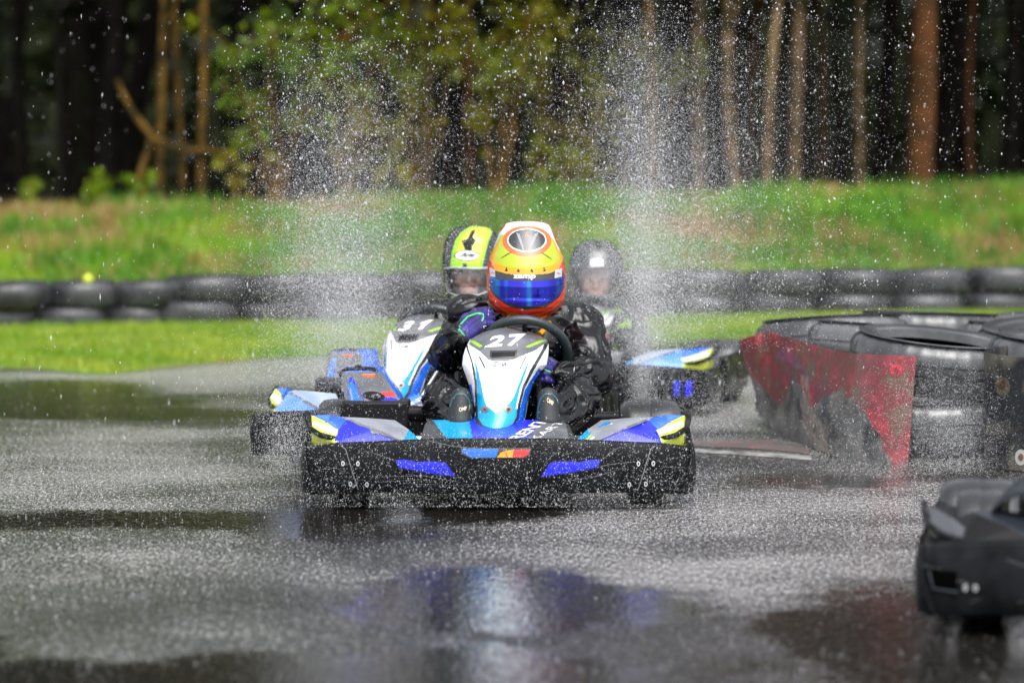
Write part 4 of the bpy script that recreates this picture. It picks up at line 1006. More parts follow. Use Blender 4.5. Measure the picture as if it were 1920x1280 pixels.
def engine_cover(root, S):
    def cov_paint(x, y):
        m = np.zeros(x.shape, int)
        def put(p, k): m[pip(p, x, y)] = k
        put([(655, 708), (660, 706), (672, 725), (684, 752), (712, 752), (728, 742), (744, 748), (752, 758), (740, 760), (664, 762), (652, 735)], 1)
        put([(652, 722), (660, 712), (672, 740), (680, 762), (658, 762)], 2); put([(665, 722), (669, 720), (682, 755), (678, 757)], 0); put([(655, 730), (658, 728), (664, 758), (661, 758)], 3)
        put([(700, 737), (736, 733), (744, 742), (727, 744)], 4); put([(663, 757), (758, 755), (760, 766), (650, 766)], 3)
        return m
    mb = MB(); relief(mb, [(697, 641, 715), (703, 640, 720), (715, 640, 727), (735, 644, 740), (755, 649, 753), (764, 653, 757)], lambda x, y, u: float(np.interp(y, [697, 764], [.90, .70])) + .03 * u * u, 90, 60, cov_paint, (.0, .24, .005), 5)
    ec = mb.build('engine_cover', [M['grey'], S['pod_front'], M['mid_blue'], M['light_grey'], M['red'], M['mid_blue']], root, True, 40); bvc = bvh_of(ec); dc = lambda x, y: L3(x, y, .8)
    sticker('filler_recess', flat_bm([ell(701, 742, 21, 8.5, 30, .12)]), bvc, EYE_K, dc, M['dull_black'], ec, .002, 4); sticker('filler_cap', flat_bm([ell(705, 742.5, 9, 4.2, 22)]), bvc, EYE_K, dc, M['steel'], ec, .012, 4); sticker('filler_cap', flat_bm([ell(705, 742.5, 4, 2, 16)]), bvc, EYE_K, dc, M['dull_black'], ec, .016, 4)
    mb = MB(); mb.tube([L3(640, 703, .92), L3(642, 697, .95), L3(650, 693, .97), L3(690, 691, .97), L3(702, 693, .95), L3(706, 700, .92)], .0085, 8); mb.tube([L3(672, 692, .97), L3(672, 687, .98)], .012, 8); mb.build('handle', M['dull_black'], ec)
    mb = MB(); mb.box(L3(691, 706, .89), (.05, .03, .022)); bevel(mb.build('latch', M['orange'], ec), .004)
    mb = MB(); mb.box(L3(705, 776, .78), (.24, .2, .1)); mb.tube([L3(650, 770, .74), L3(800, 776, .7)], .03, 10); bevel(mb.build('engine_block', M['dull_black'], root), .01)
def rest_of_kart(root, S, fw):
    # ---------------- seat, floor, rails, wheels
    G = []
    for j in range(17):
        v = j / 16; yy = float(np.interp(v, [0, .35, .55, 1], [.72, 1.02, 1.14, 1.30])); zz = float(np.interp(v, [0, .35, .55, 1], [.13, .08, .14, .50]))
        G.append([Vector((u * .19, yy - abs(u) ** 3 * .07, zz + (abs(u) ** 3) * .13 * (1 if v < .8 else .5))) for u in np.linspace(-1, 1, 15)])
    mb = MB(); mb.grid(G, 0, (0, .008, -.006)); mb.build('seat', M['black'], root)
    mb = MB(); mb.box((0, .52, .05), (.52, .72, .006)); mb.build('floor_pan', M['dull_black'], root)
    mb = MB()
    for sd in (-1, 1):
        mb.tube([(sd * .20, .18, .075), (sd * .24, .5, .075), (sd * .30, .9, .075), (sd * .32, 1.25, .085)], .016, 8)
        mb.tube([(sd * .24, .45, .09), (sd * .5, .55, .11), (sd * .62, .62, .12)], .012, 8); mb.tube([(sd * .3, 1.0, .09), (sd * .62, .95, .12)], .012, 8)
    mb.tube([(-.5, .40, .13), (.5, .40, .13)], .014, 8); mb.tube([(-.52, 1.15, .145), (.52, 1.15, .145)], .018, 8)
    mb.build('chassis_frame', M['steel'], root)
    for sd in (-1, 1):
        kart_wheel('front_wheel', root, (sd * .505, .40, .128 * fw), .128 * fw, .13, M['white'] if fw == 1 else M['dull_black'])
        kart_wheel('rear_wheel', root, (sd * .545, 1.15, .148), .148, .215, M['dull_black'])
        mb = MB(); G = []
        for j in range(9):
            G.append([])
            for k in range(7):
                t = j / 8; z = .06 + .18 * k / 6
                G[-1].append(Vector((sd * (.662 + .012 * math.sin(k / 6 * math.pi) - .01 * (t > .93)), .60 + .78 * t, z)))
        mb.grid(G, 0, (-sd * .03, 0, 0)); bevel(mb.build('side_bumper', M['black'], root), .006)
    mb = MB(); mb.box((0, 1.345, .15), (1.30, .05, .17)); bevel(mb.build('rear_bumper', M['black'], root), .02, 3)
    mb = MB(); 
    for sd in (-1, 1): mb.box((sd * .075, .34, .15), (.05, .015, .12))
    mb.build('pedal', M['steel'], root)
    # guard tubes beside the nose
    for sd in (-1, 1):
        f = (lambda x: x) if sd < 0 else (lambda x: 1868 - x)
        mb = MB(); mb.tube([L3(f(563 + 14), 775, .46), L3(f(577), 788, .40), L3(f(582), 803, .32), L3(f(600), 815, .22), L3(f(626), 822, .14)], .0095, 8); mb.build('guard_tube', M['black'], root)
        mb = MB(); mb.tube([L3(f(858), 700, .62), L3(f(858), 730, .55), L3(f(850), 790, .42)], .011, 8); mb.tube([L3(f(858), 735, .55), L3(f(830), 775, .62)], .01, 8); mb.build('brace_tube', M['dull_black'], root)
    return root

BLUE.update(slot=M['blue'], pod_low=M['yellow'], pod_mid=M['mid_blue'], pod_front=M['blue'], pod_top=M['light_grey'], pod_edge=M['cyan'], deck_l=M['cyan'], deck_m=M['blue'])
BLACK.update(slot=M['dull_black'], pod_low=M['charcoal'], pod_mid=M['dull_black'], pod_front=M['dull_black'], pod_top=pbr('slate plastic', (.015, .019, .027), .4), pod_edge=M['charcoal'], deck_l=M['charcoal'], deck_m=M['charcoal'])
REAR.update(BLUE); REAR.update(pod_front=M['pale_blue'], pod_top=M['ice'], pod_mid=M['mid_blue'])
K1 = build_kart('blue and white kart number 27 leading in the middle, driver in black', (KX, KD, 0), 0, '27', BLUE)
K2 = build_kart('blue and white kart number 31 turned left behind the leading kart', (-.455, 13.42, 0), R(-14), '31', REAR)
K2.scale = (.88, .95, .97)
for o in K2.children:
    if o.name.startswith(('number_panel', 'panel_base', 'nose_deck', 'steering_wheel')): o.location.x -= .075
K3 = build_kart('blue kart farthest back on the right, half hidden in spray', ((1048 - CX) * 16.3 / F, 16.3, 0), R(-12), '27', REAR, slots='side')
for o in K3.children:
    if o.name.startswith('steering_wheel'): o.location = (-.03, .05, -.10)
    if o.name.startswith('number_panel'): o.scale = (.8, .9, .70); o.location = (0, .05, .07)
K4 = build_kart('black kart nearest the camera, cut off by the right edge', ((2224 - CX) * 8.75 / F, 8.75, 0), R(-10), '27', BLACK, slots='none', dz=.015)

# ================================================================== DRIVERS
def wrinkle(me, amp, segs, seed):
    """loose folds of wet cloth: creases that run round and along each limb, pushed along the normals"""
    n = len(me.vertices); co = np.empty(n * 3); me.vertices.foreach_get('co', co); no = np.empty(n * 3); me.vertices.foreach_get('normal', no)
    co = co.reshape(-1, 3); no = no.reshape(-1, 3)
    A = np.array([a for a, b in segs]); B = np.array([b for a, b in segs]); D = B - A; LN = np.linalg.norm(D, axis=1); D /= LN[:, None]
    h = np.zeros(n); wsum = np.zeros(n)
    dist = np.stack([np.linalg.norm(co - (A[k] + np.clip((co - A[k]) @ D[k], 0, LN[k])[:, None] * D[k]), axis=1) for k in range(len(segs))], 1)
    W = np.exp(-(dist - dist.min(1, keepdims=True)) / .018)
    for k in range(len(segs)):
        d = Vector(D[k]); e1 = d.orthogonal().normalized(); e2 = d.cross(e1)
        idx = np.where(W[:, k] > .05)[0]
        rel = co[idx] - A[k]; t = rel @ D[k]; u = rel @ np.array(e1); v = rel @ np.array(e2); th = np.arctan2(v, u)
        for q, i in enumerate(idx):
            c, s_ = math.cos(th[q]), math.sin(th[q]); tt = t[q]
            wob = noise.noise(Vector((c * 1.2, s_ * 1.2, tt * 5 + seed + k))) * 1.3
            a = noise.noise(Vector((c * .9 + wob * .5, s_ * .9 + seed, tt * 9.5 + th[q] * .8 + wob * 1.6 + k * 7.3)))
            b = noise.noise(Vector((c * 1.6 + wob, s_ * 1.6, tt * 4 + k * 3.1 + seed)))
            f = noise.noise(Vector((c * 1.1, s_ * 1.1, tt * 6 + k * 5.7 - seed)))
            r = 1.25 * (max(0, 1 - abs(a) * 2.3)) ** 1.25 + .25 * (max(0, 1 - abs(b) * 2.6)) - .35 + .7 * f
            h[i] += r * W[i, k]; wsum[i] += W[i, k]
    co += no * (amp * h / np.maximum(wsum, 1e-6))[:, None]
    me.vertices.foreach_set('co', co.ravel()); me.update()

def helmet_shell(c, hw_rows, dc, deep, cutout=None, paint=None, nseg=140):
    """c: column of the helmet's middle; hw_rows: (row, half width in px); shell made of rings"""
    ry = [r[0] for r in hw_rows]; hw = [r[1] for r in hw_rows]
    rows = np.concatenate([[ry[0], ry[0] + .15, ry[0] + .5], np.arange(ry[0] + 1.0, ry[-1] + .01, .8)])
    k = dc / F; V = []; n = nseg; s0 = .0
    for py in rows:
        h = float(np.interp(py, ry, hw)) * k; t = (py - ry[0]) / (ry[-1] - ry[0]); z = HC - (py - YH) * k
        fwd = float(np.interp(t, [0, .45, .75, 1], [.02, 0, -.012, -.045]))
        for j in range(n):
            a = 2 * math.pi * j / n; x = math.sin(a); y = -math.cos(a)
            e = 2.25; l = (abs(x) ** e + abs(y) ** e) ** (-1 / e)
            V.append(Vector(((c - CX) * k + x * l * h, dc + fwd + y * l * h * deep, z)))
    Fc = []; mi = []; m = len(rows)
    FX, FY, keep = [], [], []
    for i in range(m - 1):
        for j in range(n):
            l = (j + 1) % n; Fc.append((i * n + j, (i + 1) * n + j, (i + 1) * n + l, i * n + l))
            p = (V[i * n + j] + V[(i + 1) * n + l]) / 2; FX.append(CX + p.x / k); FY.append(YH + (HC - p.z) / k); keep.append(p.y < dc + .01)
    FX = np.array(FX); FY = np.array(FY); keep = np.array(keep)
    mi = paint(FX, FY, keep)
    if cutout is not None:
        cut = pip(cutout, FX, FY) & keep
        Fc = [f for f, q in zip(Fc, cut) if not q]; mi = mi[~cut]
    Fc.append(tuple(range(n))); mi = np.append(mi, mi[0])
    return V, Fc, mi
Z1 = lambda *P: [(780 + x / 4.128, 380 + y / 4.128) for x, y in P]

def hand_me(wr, fwd, back, curl, thumb_side, scale=1.0, spread=.0):
    """a gloved hand: palm, four separate bent fingers of unequal length and a thumb off the side of the palm"""
    fwd = Vector(fwd).normalized(); back = Vector(back); back = (back - fwd * back.dot(fwd)).normalized(); sd = fwd.cross(back).normalized() * thumb_side
    wr = Vector(wr); mb = MB(); s = scale
    for i in range(4):
        o = (1.5 - i) * .0215 * s; kn = wr + fwd * (.092 - abs(i - 1) * .004) * s + sd * o
        capsule(mb, wr + sd * o * .65 + fwd * .01, .016 * s, kn, .0125 * s)
        p = kn; d = fwd.copy(); ax = d.cross(back).normalized()
        L_ = [(.044, .027, .021), (.049, .030, .022), (.045, .028, .021), (.035, .021, .018)][i]
        r0 = .0108
        for q, ln in enumerate(L_):
            ang = -(curl[q] + i * .05)
            d = Matrix.Rotation(ang, 3, ax) @ d; e = p + d * ln * s
            capsule(mb, p, r0 * s, e, (r0 - .0011) * s); p = e; r0 -= .0011
    b0 = wr + sd * .026 * s + fwd * .018 * s; b1 = b0 + (sd * .55 + fwd * .65 - back * .35).normalized() * .048 * s; b2 = b1 + (sd * .1 + fwd * .75 - back * .7).normalized() * .034 * s; b3 = b2 + (fwd * .6 - sd * .4 - back * .8).normalized() * .028 * s
    capsule(mb, b0, .0165 * s, b1, .0135 * s); capsule(mb, b1, .0135 * s, b2, .0115 * s); capsule(mb, b2, .0115 * s, b3, .0098 * s)
    capsule(mb, wr - fwd * .004 * s, .027 * s, wr + fwd * .012 * s, .026 * s)
    return remeshed('glove', mb.v, mb.f, .0028, 4), mb

def build_person(label, root_loc, J, suit_mat, r=1.0, suit_name='rain_suit', legs=True, wr_amp=.011, face=None, seed=1.0):
    root = empty('person', root_loc, 0, label, 'person', 'kart drivers in helmets'); ro = Vector(root_loc)
    V = {k: at(*p) - ro for k, p in J.items()}
    def chainset(k):
        mb = MB()
        c = lambda a, ra, b, rb: capsule(mb, V[a], ra * k, V[b], rb * k)
        c('pelvis', .15, 'spine', .145); c('spine', .145, 'chest', .165); c('chest', .155, 'neck', .085)
        for s in 'lr':
            c('chest', .11, 'sh' + s, .085); c('sh' + s, .085, 'el' + s, .066); c('el' + s, .066, 'wr' + s, .047); c('neck', .07, 'sh' + s, .078)
            if legs:
                c('pelvis', .12, 'hip' + s, .11); c('hip' + s, .105, 'kn' + s, .078); c('kn' + s, .078, 'an' + s, .056)
        return mb
    # the body itself, continuous from head to feet
    mb = chainset(.5); hd = V['head']
    capsule(mb, V['neck'] + Vector((0, 0, -.02)), .055, hd + Vector((0, .01, -.06)), .06)
    blob(mb, hd, (.078, .098, .118)); 
    if face is not None:
        f = hd + Vector((0, -.088, 0))
        blob(mb, f + Vector((0, .012, -.072)), (.040, .03, .030)); capsule(mb, f + Vector((0, .000, .010)), .010, f + Vector((0, -.020, -.030)), .0125)
        for s in (-1, 1):
            blob(mb, f + Vector((s * .038, .018, -.030)), (.026, .022, .022)); capsule(mb, f + Vector((s * .012, .0, .026)), .009, f + Vector((s * .048, .014, .022)), .008); blob(mb, f + Vector((s * .010, -.012, -.030)), (.009, .009, .007))
    body = link_me('body', remeshed('body', mb.v, mb.f, .006 if face is not None else .011, 3), M['skin'], root)
    if face is not None:
        for s in (-1, 1):
            e = MB(); blob(e, f + Vector((s * .031, .004, .004)), (.0125, .009, .008)); e.build('eye', M['eye'], root)
        e = MB(); capsule(e, f + Vector((-.020, -.006, -.055)), .006, f + Vector((.020, -.006, -.055)), .006); e.build('lips', M['lip'], root)
    mb = chainset(r)
    me = remeshed(suit_name, mb.v, mb.f, .0062 if wr_amp > .012 else .0085, 6); wrinkle(me, wr_amp, [(V[a], V[b]) for a, b in ([('pelvis', 'spine'), ('spine', 'chest'), ('chest', 'neck')] + [(p + q, r_ + q) for q in 'lr' for p, r_ in (('sh', 'el'), ('el', 'wr'), ('hip', 'kn'), ('kn', 'an'))] + [('chest', 'shl'), ('chest', 'shr')])], seed)
    suit = link_me(suit_name, me, suit_mat, root)
    return root, V, suit, ro

# ---------------- driver of the leading kart
J1 = dict(pelvis=(965, 775, 13.1), spine=(978, 700, 13.08), chest=(985, 640, 13.0), neck=(988, 590, 12.93), head=(987, 505, 12.9),
          shl=(894, 606, 12.98), ell=(843, 664, 12.86), wrl=(860, 634, 12.70), shr=(1082, 616, 12.98), elr=(1112, 706, 12.80), wrr=(1052, 702, 12.62),
          hipl=(915, 775, 13.0), knl=(838, 752, 12.62), anl=(866, 782, 12.42), hipr=(1012, 775, 13.0), knr=(1078, 748, 12.62), anr=(1040, 784, 12.42))
P1, V1, suit1, ro1 = build_person('driver in shiny black rain suit with yellow and orange helmet', (.02, 13.05, .1), J1, M['suit'], 1.09, wr_amp=.0135, seed=1.7)
def toK(o): return None
mb = MB(); blob(mb, at(880, 585, 12.95) - ro1, (.085, .08, .055)); me = remeshed('sleeve_fold', mb.v, mb.f, .007, 2); wrinkle(me, .010, [(at(905, 580, 12.95) - ro1, at(850, 592, 12.9) - ro1)], 4.0); link_me('sleeve_fold', me, M['suit'], P1)
# gloves
gm, _ = hand_me(at(864, 630, 12.68) - ro1, at(899, 596, 12.68) - at(864, 630, 12.68), Vector((-.35, -.75, .45)), (.85, 1.2, .8), -1, 1.08)
g1 = link_me('glove', gm, M['glove'], P1)
bvg = bvh_of(g1); eg = Vector((0, 0, HC)) - ro1; pg = lambda x, y: at(x, y, 12.7) - ro1
sticker('glove_piping', flat_bm([stroke(Z1((330, 990), (345, 940), (400, 880), (470, 855), (520, 858)), 2.6), stroke(Z1((520, 858), (522, 890), (508, 915)), 2.2), stroke(Z1((340, 985), (375, 1030)), 2.6)]), bvg, eg, pg, M['green_trim'], g1, .002, 4)
sticker('glove_lettering', quad_map(text_bm('S'), *[p for p in Z1((518, 990), (548, 990), (548, 950), (518, 950))]), bvg, eg, pg, M['white'], g1, .002, 3)
gm, _ = hand_me(at(1058, 706, 12.64) - ro1, at(1018, 694, 12.58) - at(1058, 706, 12.64), Vector((.1, -.9, .4)), (.9, 1.1, .8), 1, 1.0)
g2 = link_me('glove', gm, M['glove'], P1); bvg = bvh_of(g2)
sticker('glove_piping', flat_bm([stroke([(1015, 690), (1030, 696), (1046, 704)], 2), stroke([(1046, 704), (1052, 692)], 2)]), bvg, eg, lambda x, y: at(x, y, 12.6) - ro1, M['green_trim'], g2, .002, 4)
# boots: soles and toes towards the pedals
for (cx, flip) in ((1030, 1), (862, -1)):
    mb = MB(); d = 12.40
    T = at(cx - 2 * flip, 745, d) - ro1; B = at(cx - 1 * flip, 792, d - .02) - ro1
    capsule(mb, T, .036, B, .048); capsule(mb, T + Vector((0, .012, .0)), .034, B + Vector((0, .06, -.01)), .05); capsule(mb, B + Vector((0, .02, 0)), .046, at(1040 if flip > 0 else 864, 782, 12.47) - ro1, .052)
    bt = link_me('boot', remeshed('boot', mb.v, mb.f, .005, 6), M['boot'], P1); bb = bvh_of(bt)
    pb = lambda x, y: at(x, y, 12.4) - ro1
    oc = [(cx - 22, 785), (cx - 21, 765), (cx - 17, 748), (cx - 8, 738), (cx + 5, 738), (cx + 14, 747), (cx + 19, 764)]
    sticker('sole_edge', flat_bm([stroke(oc if flip > 0 else [(2 * cx - x, y) for x, y in oc], 2.2)]), bb, eg, pb, M['teal'], bt, .0015, 4)
    q = [(cx - 5, 753), (cx + 8, 761), (cx + 8, 752), (cx - 4, 744)] if flip > 0 else [(cx - 1, 772), (cx + 14, 768), (cx + 13, 761), (cx - 2, 764)]
    sticker('boot_lettering', quad_map(text_bm('OMP', 0, .02), *q), bb, eg, pb, pbr('sand lettering', (.65, .55, .36), .5) if 'sand' not in M else M['sand'], bt, .0015, 3)
# helmet
HW1 = [(415, 0.5), (415.3, 12), (416, 24), (418, 35), (422, 42), (430, 47), (440, 52), (455, 58), (468, 63), (480, 68), (495, 72), (510, 74), (520, 75), (535, 75), (550, 73.5), (562, 71), (572, 66), (580, 59), (588, 48), (594, 40), (599, 33), (601, 24)]
def paint1(x, y, fr):
    m = np.full(x.shape, 0)                                      # 0 red orange 1 white 2 amber 3 fluo 4 orange 5 charcoal 6 silver 7 black 8 dark blue
    def put(p, k, front=True): m[pip(p, x, y) & (fr if front else True)] = k
    put(Z1((560, 430), (600, 330), (640, 240), (690, 180), (720, 100), (1010, 100), (1080, 300), (1150, 430), (1150, 480), (560, 480)), 1, False)
    m[(y < 470) & ~fr] = 1
    put(Z1((562, 400), (600, 330), (625, 430), (680, 480), (850, 505), (1040, 480), (1092, 440), (1115, 340), (1152, 420), (1125, 470), (1085, 522), (1020, 540), (860, 550), (700, 540), (615, 520), (590, 470)), 2)
    put(Z1((600, 420), (640, 330), (860, 390), (1080, 330), (1110, 420), (1060, 520), (860, 545), (660, 520)), 2)
    put(Z1((615, 445), (590, 390), (628, 300), (660, 240), (700, 250), (720, 330), (860, 390), (1000, 330), (1020, 240), (1070, 290), (1118, 400), (1095, 440), (1040, 478), (860, 503), (680, 482)), 3)
    put(Z1((612, 430), (596, 395), (640, 290), (650, 300), (615, 400)), 2); put(Z1((1068, 425), (1090, 385), (1060, 300), (1072, 300), (1108, 390)), 2)
    put([(780 + a / 4.128, 380 + b / 4.128) for a, b in ell(858, 292, 190, 118)], 4)
    put([(780 + a / 4.128, 380 + b / 4.128) for a, b in ell(858, 285, 151, 89)], 1)
    put([(780 + a / 4.128, 380 + b / 4.128) for a, b in ell(857, 283, 143, 81)], 5)
    put(Z1((772, 222), (802, 240), (838, 358), (828, 356), (800, 290)), 6); put(Z1((948, 222), (915, 240), (868, 358), (878, 356), (915, 290)), 6)
    put(Z1((848, 228), (862, 226), (864, 252), (850, 256)), 4)
    put(Z1((660, 425), (664, 414), (735, 372), (745, 376)), 7); put(Z1((960, 378), (970, 374), (1046, 424), (1050, 436)), 7)
    put(Z1((578, 505), (590, 505), (612, 516), (700, 538), (860, 548), (1020, 538), (1080, 518), (1125, 500), (1138, 510), (1145, 600), (572, 600)), 7)
    put(Z1((566, 600), (1152, 600), (1148, 650), (1098, 730), (1005, 795), (860, 813), (735, 796), (630, 733), (574, 670)), 7)
    put(Z1((530, 640), (535, 480), (565, 425), (592, 470), (588, 505), (574, 540), (568, 640)), 0); put(Z1((1180, 640), (1178, 480), (1148, 425), (1118, 470), (1128, 505), (1146, 540), (1150, 640)), 0)
    for a in (700, 792, 896, 992):
        z = 508 + abs(a - 846) * -.06 + 14; put(Z1(*ell(a, z, 11, 10)), 7)
    put(Z1((580, 745), (640, 800), (740, 850), (860, 864), (1000, 848), (1080, 800), (1130, 740), (1128, 752), (1080, 814), (1000, 860), (860, 877), (740, 862), (640, 812)), 9)
    put(Z1((590, 790), (600, 830), (660, 880), (640, 860)), 8); put(Z1((1125, 790), (1110, 835), (1080, 860)), 8)
    return m
V, Fc, mi = helmet_shell(987, HW1, 12.86, 1.16, None, paint1, 260)
h1 = mesh_obj('helmet', [v - ro1 for v in V], Fc, [M['red_orange'], M['white'], M['amber'], M['fluo'], M['orange'], M['charcoal'], M['light_grey'], M['charcoal'], M['teal'], pbr('deep red paint', (.35, .02, .01), .3)], P1, mi)
bvh1 = bvh_of(h1); ph = lambda x, y: at(x, y, 12.75) - ro1
vz = Z1((566, 570), (600, 582), (640, 593), (740, 603), (860, 606), (980, 603), (1080, 592), (1120, 580), (1156, 562), (1154, 610), (1140, 660), (1100, 722), (1050, 760), (990, 786), (920, 799), (860, 803), (790, 798), (720, 782), (650, 742), (600, 695), (572, 640))
v1 = sticker('visor', flat_bm([vz]), bvh1, eg, ph, M['visor'], h1, .005, 3)
bb = bvh_of(h1, v1)
sticker('helmet_lettering', quad_map(text_bm('zamp', 0, .035), *Z1((752, 598), (926, 598), (926, 556), (752, 556))), bvh1, eg, ph, M['white'], h1, .003, 3)
for q in (Z1((568, 500), (612, 520), (614, 576), (575, 570)), Z1((1076, 522), (1132, 505), (1128, 572), (1072, 585))):
    sticker('visor_tab', flat_bm([q]), bb, eg, ph, M['silver'], h1, .003, 4)
    cx = sum(p[0] for p in q) / 4; cy = sum(p[1] for p in q) / 4; sticker('tab_mark', flat_bm([stroke([(cx - 3, cy + 1), (cx, cy - 1), (cx + 3, cy + 2)], 1.6)]), bb, eg, ph, M['red'], h1, .0042, 3)
sticker('chin_groove', flat_bm([stroke(Z1((600, 775), (680, 835), (770, 868), (860, 877), (960, 866), (1050, 828), (1115, 770)), 2.0)]), bvh1, eg, ph, M['orange'], h1, .003, 4)
for a in (700, 792, 896, 992): sticker('vent_hole', flat_bm([ell(780 + a / 4.128, 380 + (508 if a in (700, 992) else 519) / 4.128, 1.5, 1.5, 10)]), bvh1, eg, ph, M['dull_black'], h1, .0015, 2)
# neck and collar pieces seen over the wheel
mb = MB(); mb.grid([[at(x, y0 + dy + .0008 * (x - 985) ** 2, 12.80 + .0000 * x) - ro1 for x in range(953, 1024, 6)] for y0, dy in ((596, 0), (603, 1), (612, 2))], 0, (0, .03, 0)); mb.build('collar', M['light_grey'], P1)
mb = MB(); mb.tube([at(940, 612, 12.78) - ro1, at(952, 622, 12.76) - ro1, at(965, 630, 12.74) - ro1], .012, 8); mb.tube([at(1030, 604, 12.80) - ro1, at(1022, 616, 12.78) - ro1, at(1012, 626, 12.76) - ro1], .010, 8); mb.build('harness_strap', M['amber'], P1)

# ---------------- driver of kart 31
d2 = 14.55
J2 = dict(pelvis=(893, 770, 14.7), spine=(888, 715, 14.68), chest=(886, 650, 14.62), neck=(886, 590, 14.58), head=(880, 510, 14.58),
          shl=(800, 618, 14.6), ell=(765, 680, 14.45), wrl=(772, 596, 14.28), shr=(975, 618, 14.6), elr=(1000, 690, 14.45), wrr=(900, 640, 14.2),
          hipl=(850, 770, 14.6), knl=(775, 745, 14.25), anl=(790, 790, 14.0), hipr=(935, 770, 14.6), knr=(960, 750, 14.25), anr=(930, 790, 14.0))
P2, V2, suit2, ro2 = build_person('driver with green and black helmet, face showing through clear visor', (-.15, 14.65, .1), J2, M['suit'], .9, face=True, seed=6.2)
gm, _ = hand_me(at(760, 600, 14.26) - ro2, at(802, 578, 14.26) - at(760, 600, 14.26), Vector((-.2, -.7, .6)), (.9, 1.1, .8), -1, 1.05); link_me('glove', gm, M['dull_black'], P2)
HW2 = [(423.4, .5), (423.8, 14), (425, 24), (428, 33), (434, 41), (442, 47), (455, 52.5), (470, 55.5), (485, 57), (500, 57.5), (520, 57), (540, 55), (553, 52), (562, 46), (570, 38), (576, 28)]
def paint2(x, y, fr):
    m = np.zeros(x.shape, int)                                    # 0 black 1 lime 2 yellow 3 white 4 charcoal
    def put(p, k, front=True): m[pip(p, x, y) & (fr if front else True)] = k
    put(Z1((268, 500), (280, 380), (305, 290), (350, 230), (400, 195), (460, 160), (560, 160), (590, 225), (560, 300), (535, 400), (512, 508)), 1, True)
    put(Z1((300, 440), (325, 330), (365, 260), (420, 205), (470, 185), (545, 190), (575, 230), (540, 300), (515, 400), (490, 470), (440, 470), (400, 460)), 2)
    put(Z1((395, 390), (368, 320), (352, 290), (400, 275), (430, 215), (470, 200), (440, 260), (468, 290), (438, 330), (428, 395)), 4)
    put(Z1((365, 460), (398, 460), (398, 510), (365, 510)), 0)
    put([(780 + a / 4.128, 380 + b / 4.128) for a, b in ell(397, 402, 99, 42)], 4); put([(780 + a / 4.128, 380 + b / 4.128) for a, b in ell(397, 402, 92, 36)], 3)
    put(Z1((275, 712), (330, 710), (355, 722), (350, 755), (300, 748), (278, 735)), 1); put(Z1((392, 722), (440, 716), (480, 716), (470, 750), (420, 760), (390, 755)), 1)
    put(Z1((300, 775), (345, 800), (330, 812)), 1)
    return m
EP2 = Z1((228, 512), (300, 505), (400, 510), (500, 510), (580, 505), (585, 600), (560, 670), (480, 700), (390, 708), (310, 702), (255, 680), (235, 620))
V, Fc, mi = helmet_shell(886, HW2, 14.55, 1.16, EP2, paint2, 220)
h2 = mesh_obj('helmet', [v - ro2 for v in V], Fc, [M['charcoal'], M['lime'], M['yellow'], M['white'], M['dull_black']], P2, mi)
mdf = h2.modifiers.new('t', 'SOLIDIFY'); mdf.thickness = .018; mdf.offset = -1
V, Fc, mi = helmet_shell(886, HW2, 14.55, 1.16, None, paint2, 130); full = BVHTree.FromPolygons([v - ro2 for v in V], [list(f) for f in Fc])
e2 = Vector((0, 0, HC)) - ro2; p2 = lambda x, y: at(x, y, 14.4) - ro2
sticker('visor', flat_bm([Z1((222, 505), (300, 496), (400, 500), (500, 500), (590, 496), (592, 610), (566, 684), (480, 712), (390, 720), (305, 714), (248, 690), (226, 620))]), full, e2, p2, M['clear'], h2, .004, 4)
sticker('visor_rim', flat_bm([stroke(Z1((215, 508), (300, 499), (400, 505), (500, 505), (590, 500)), 2.4)]), full, e2, p2, M['silver'], h2, .006, 4)
sticker('visor_rim', flat_bm([stroke(Z1((226, 620), (248, 690), (305, 714), (390, 720), (480, 712), (566, 684)), 2.0)]), full, e2, p2, M['silver'], h2, .006, 4)
sticker('helmet_lettering', quad_map(text_bm('Arai', .3, .03), *Z1((335, 418), (455, 418), (470, 384), (350, 384))), full, e2, p2, M['charcoal'], h2, .003, 3)

# ---------------- driver of the third kart
J3 = dict(pelvis=(1125, 735, 17.6), spine=(1130, 690, 17.58), chest=(1130, 635, 17.55), neck=(1122, 585, 17.5), head=(1117, 525, 17.5),
          shl=(1062, 600, 17.5), ell=(1050, 670, 17.3), wrl=(1080, 655, 17.1), shr=(1180, 612, 17.5), elr=(1200, 675, 17.35), wrr=(1140, 660, 17.1),
          hipl=(1095, 735, 17.5), knl=(1060, 712, 17.1), anl=(1080, 750, 16.9), hipr=(1155, 735, 17.5), knr=(1195, 712, 17.1), anr=(1160, 750, 16.9))
P3, V3, suit3, ro3 = build_person('driver with plain dark helmet and lime lettering on dark suit, in the spray', (.42, 17.55, .1), J3, pbr('dark racing suit', (.03, .032, .036), .5), .95, 'race_suit', face=True, seed=9.1, wr_amp=.008)
HW3 = [(450, .5), (450.4, 10), (452, 20), (456, 29), (463, 37), (472, 43), (482, 47.5), (495, 50.5), (510, 51.5), (525, 51.5), (540, 50), (552, 46), (562, 39), (570, 30)]
Z8 = lambda *P: [(1040 + x / 3.37, 420 + y / 3.37) for x, y in P]
def paint3(x, y, fr):
    m = np.zeros(x.shape, int)
    def put(p, k): m[pip(p, x, y) & fr] = k
    put(Z8((250, 110), (285, 110), (290, 150), (275, 175), (255, 150)), 2); put(Z8((222, 216), (298, 214), (302, 256), (226, 262)), 1)
    return m
EP3 = Z8((95, 275), (180, 268), (265, 270), (350, 272), (425, 280), (425, 360), (400, 420), (330, 448), (260, 455), (180, 448), (115, 420), (92, 350))
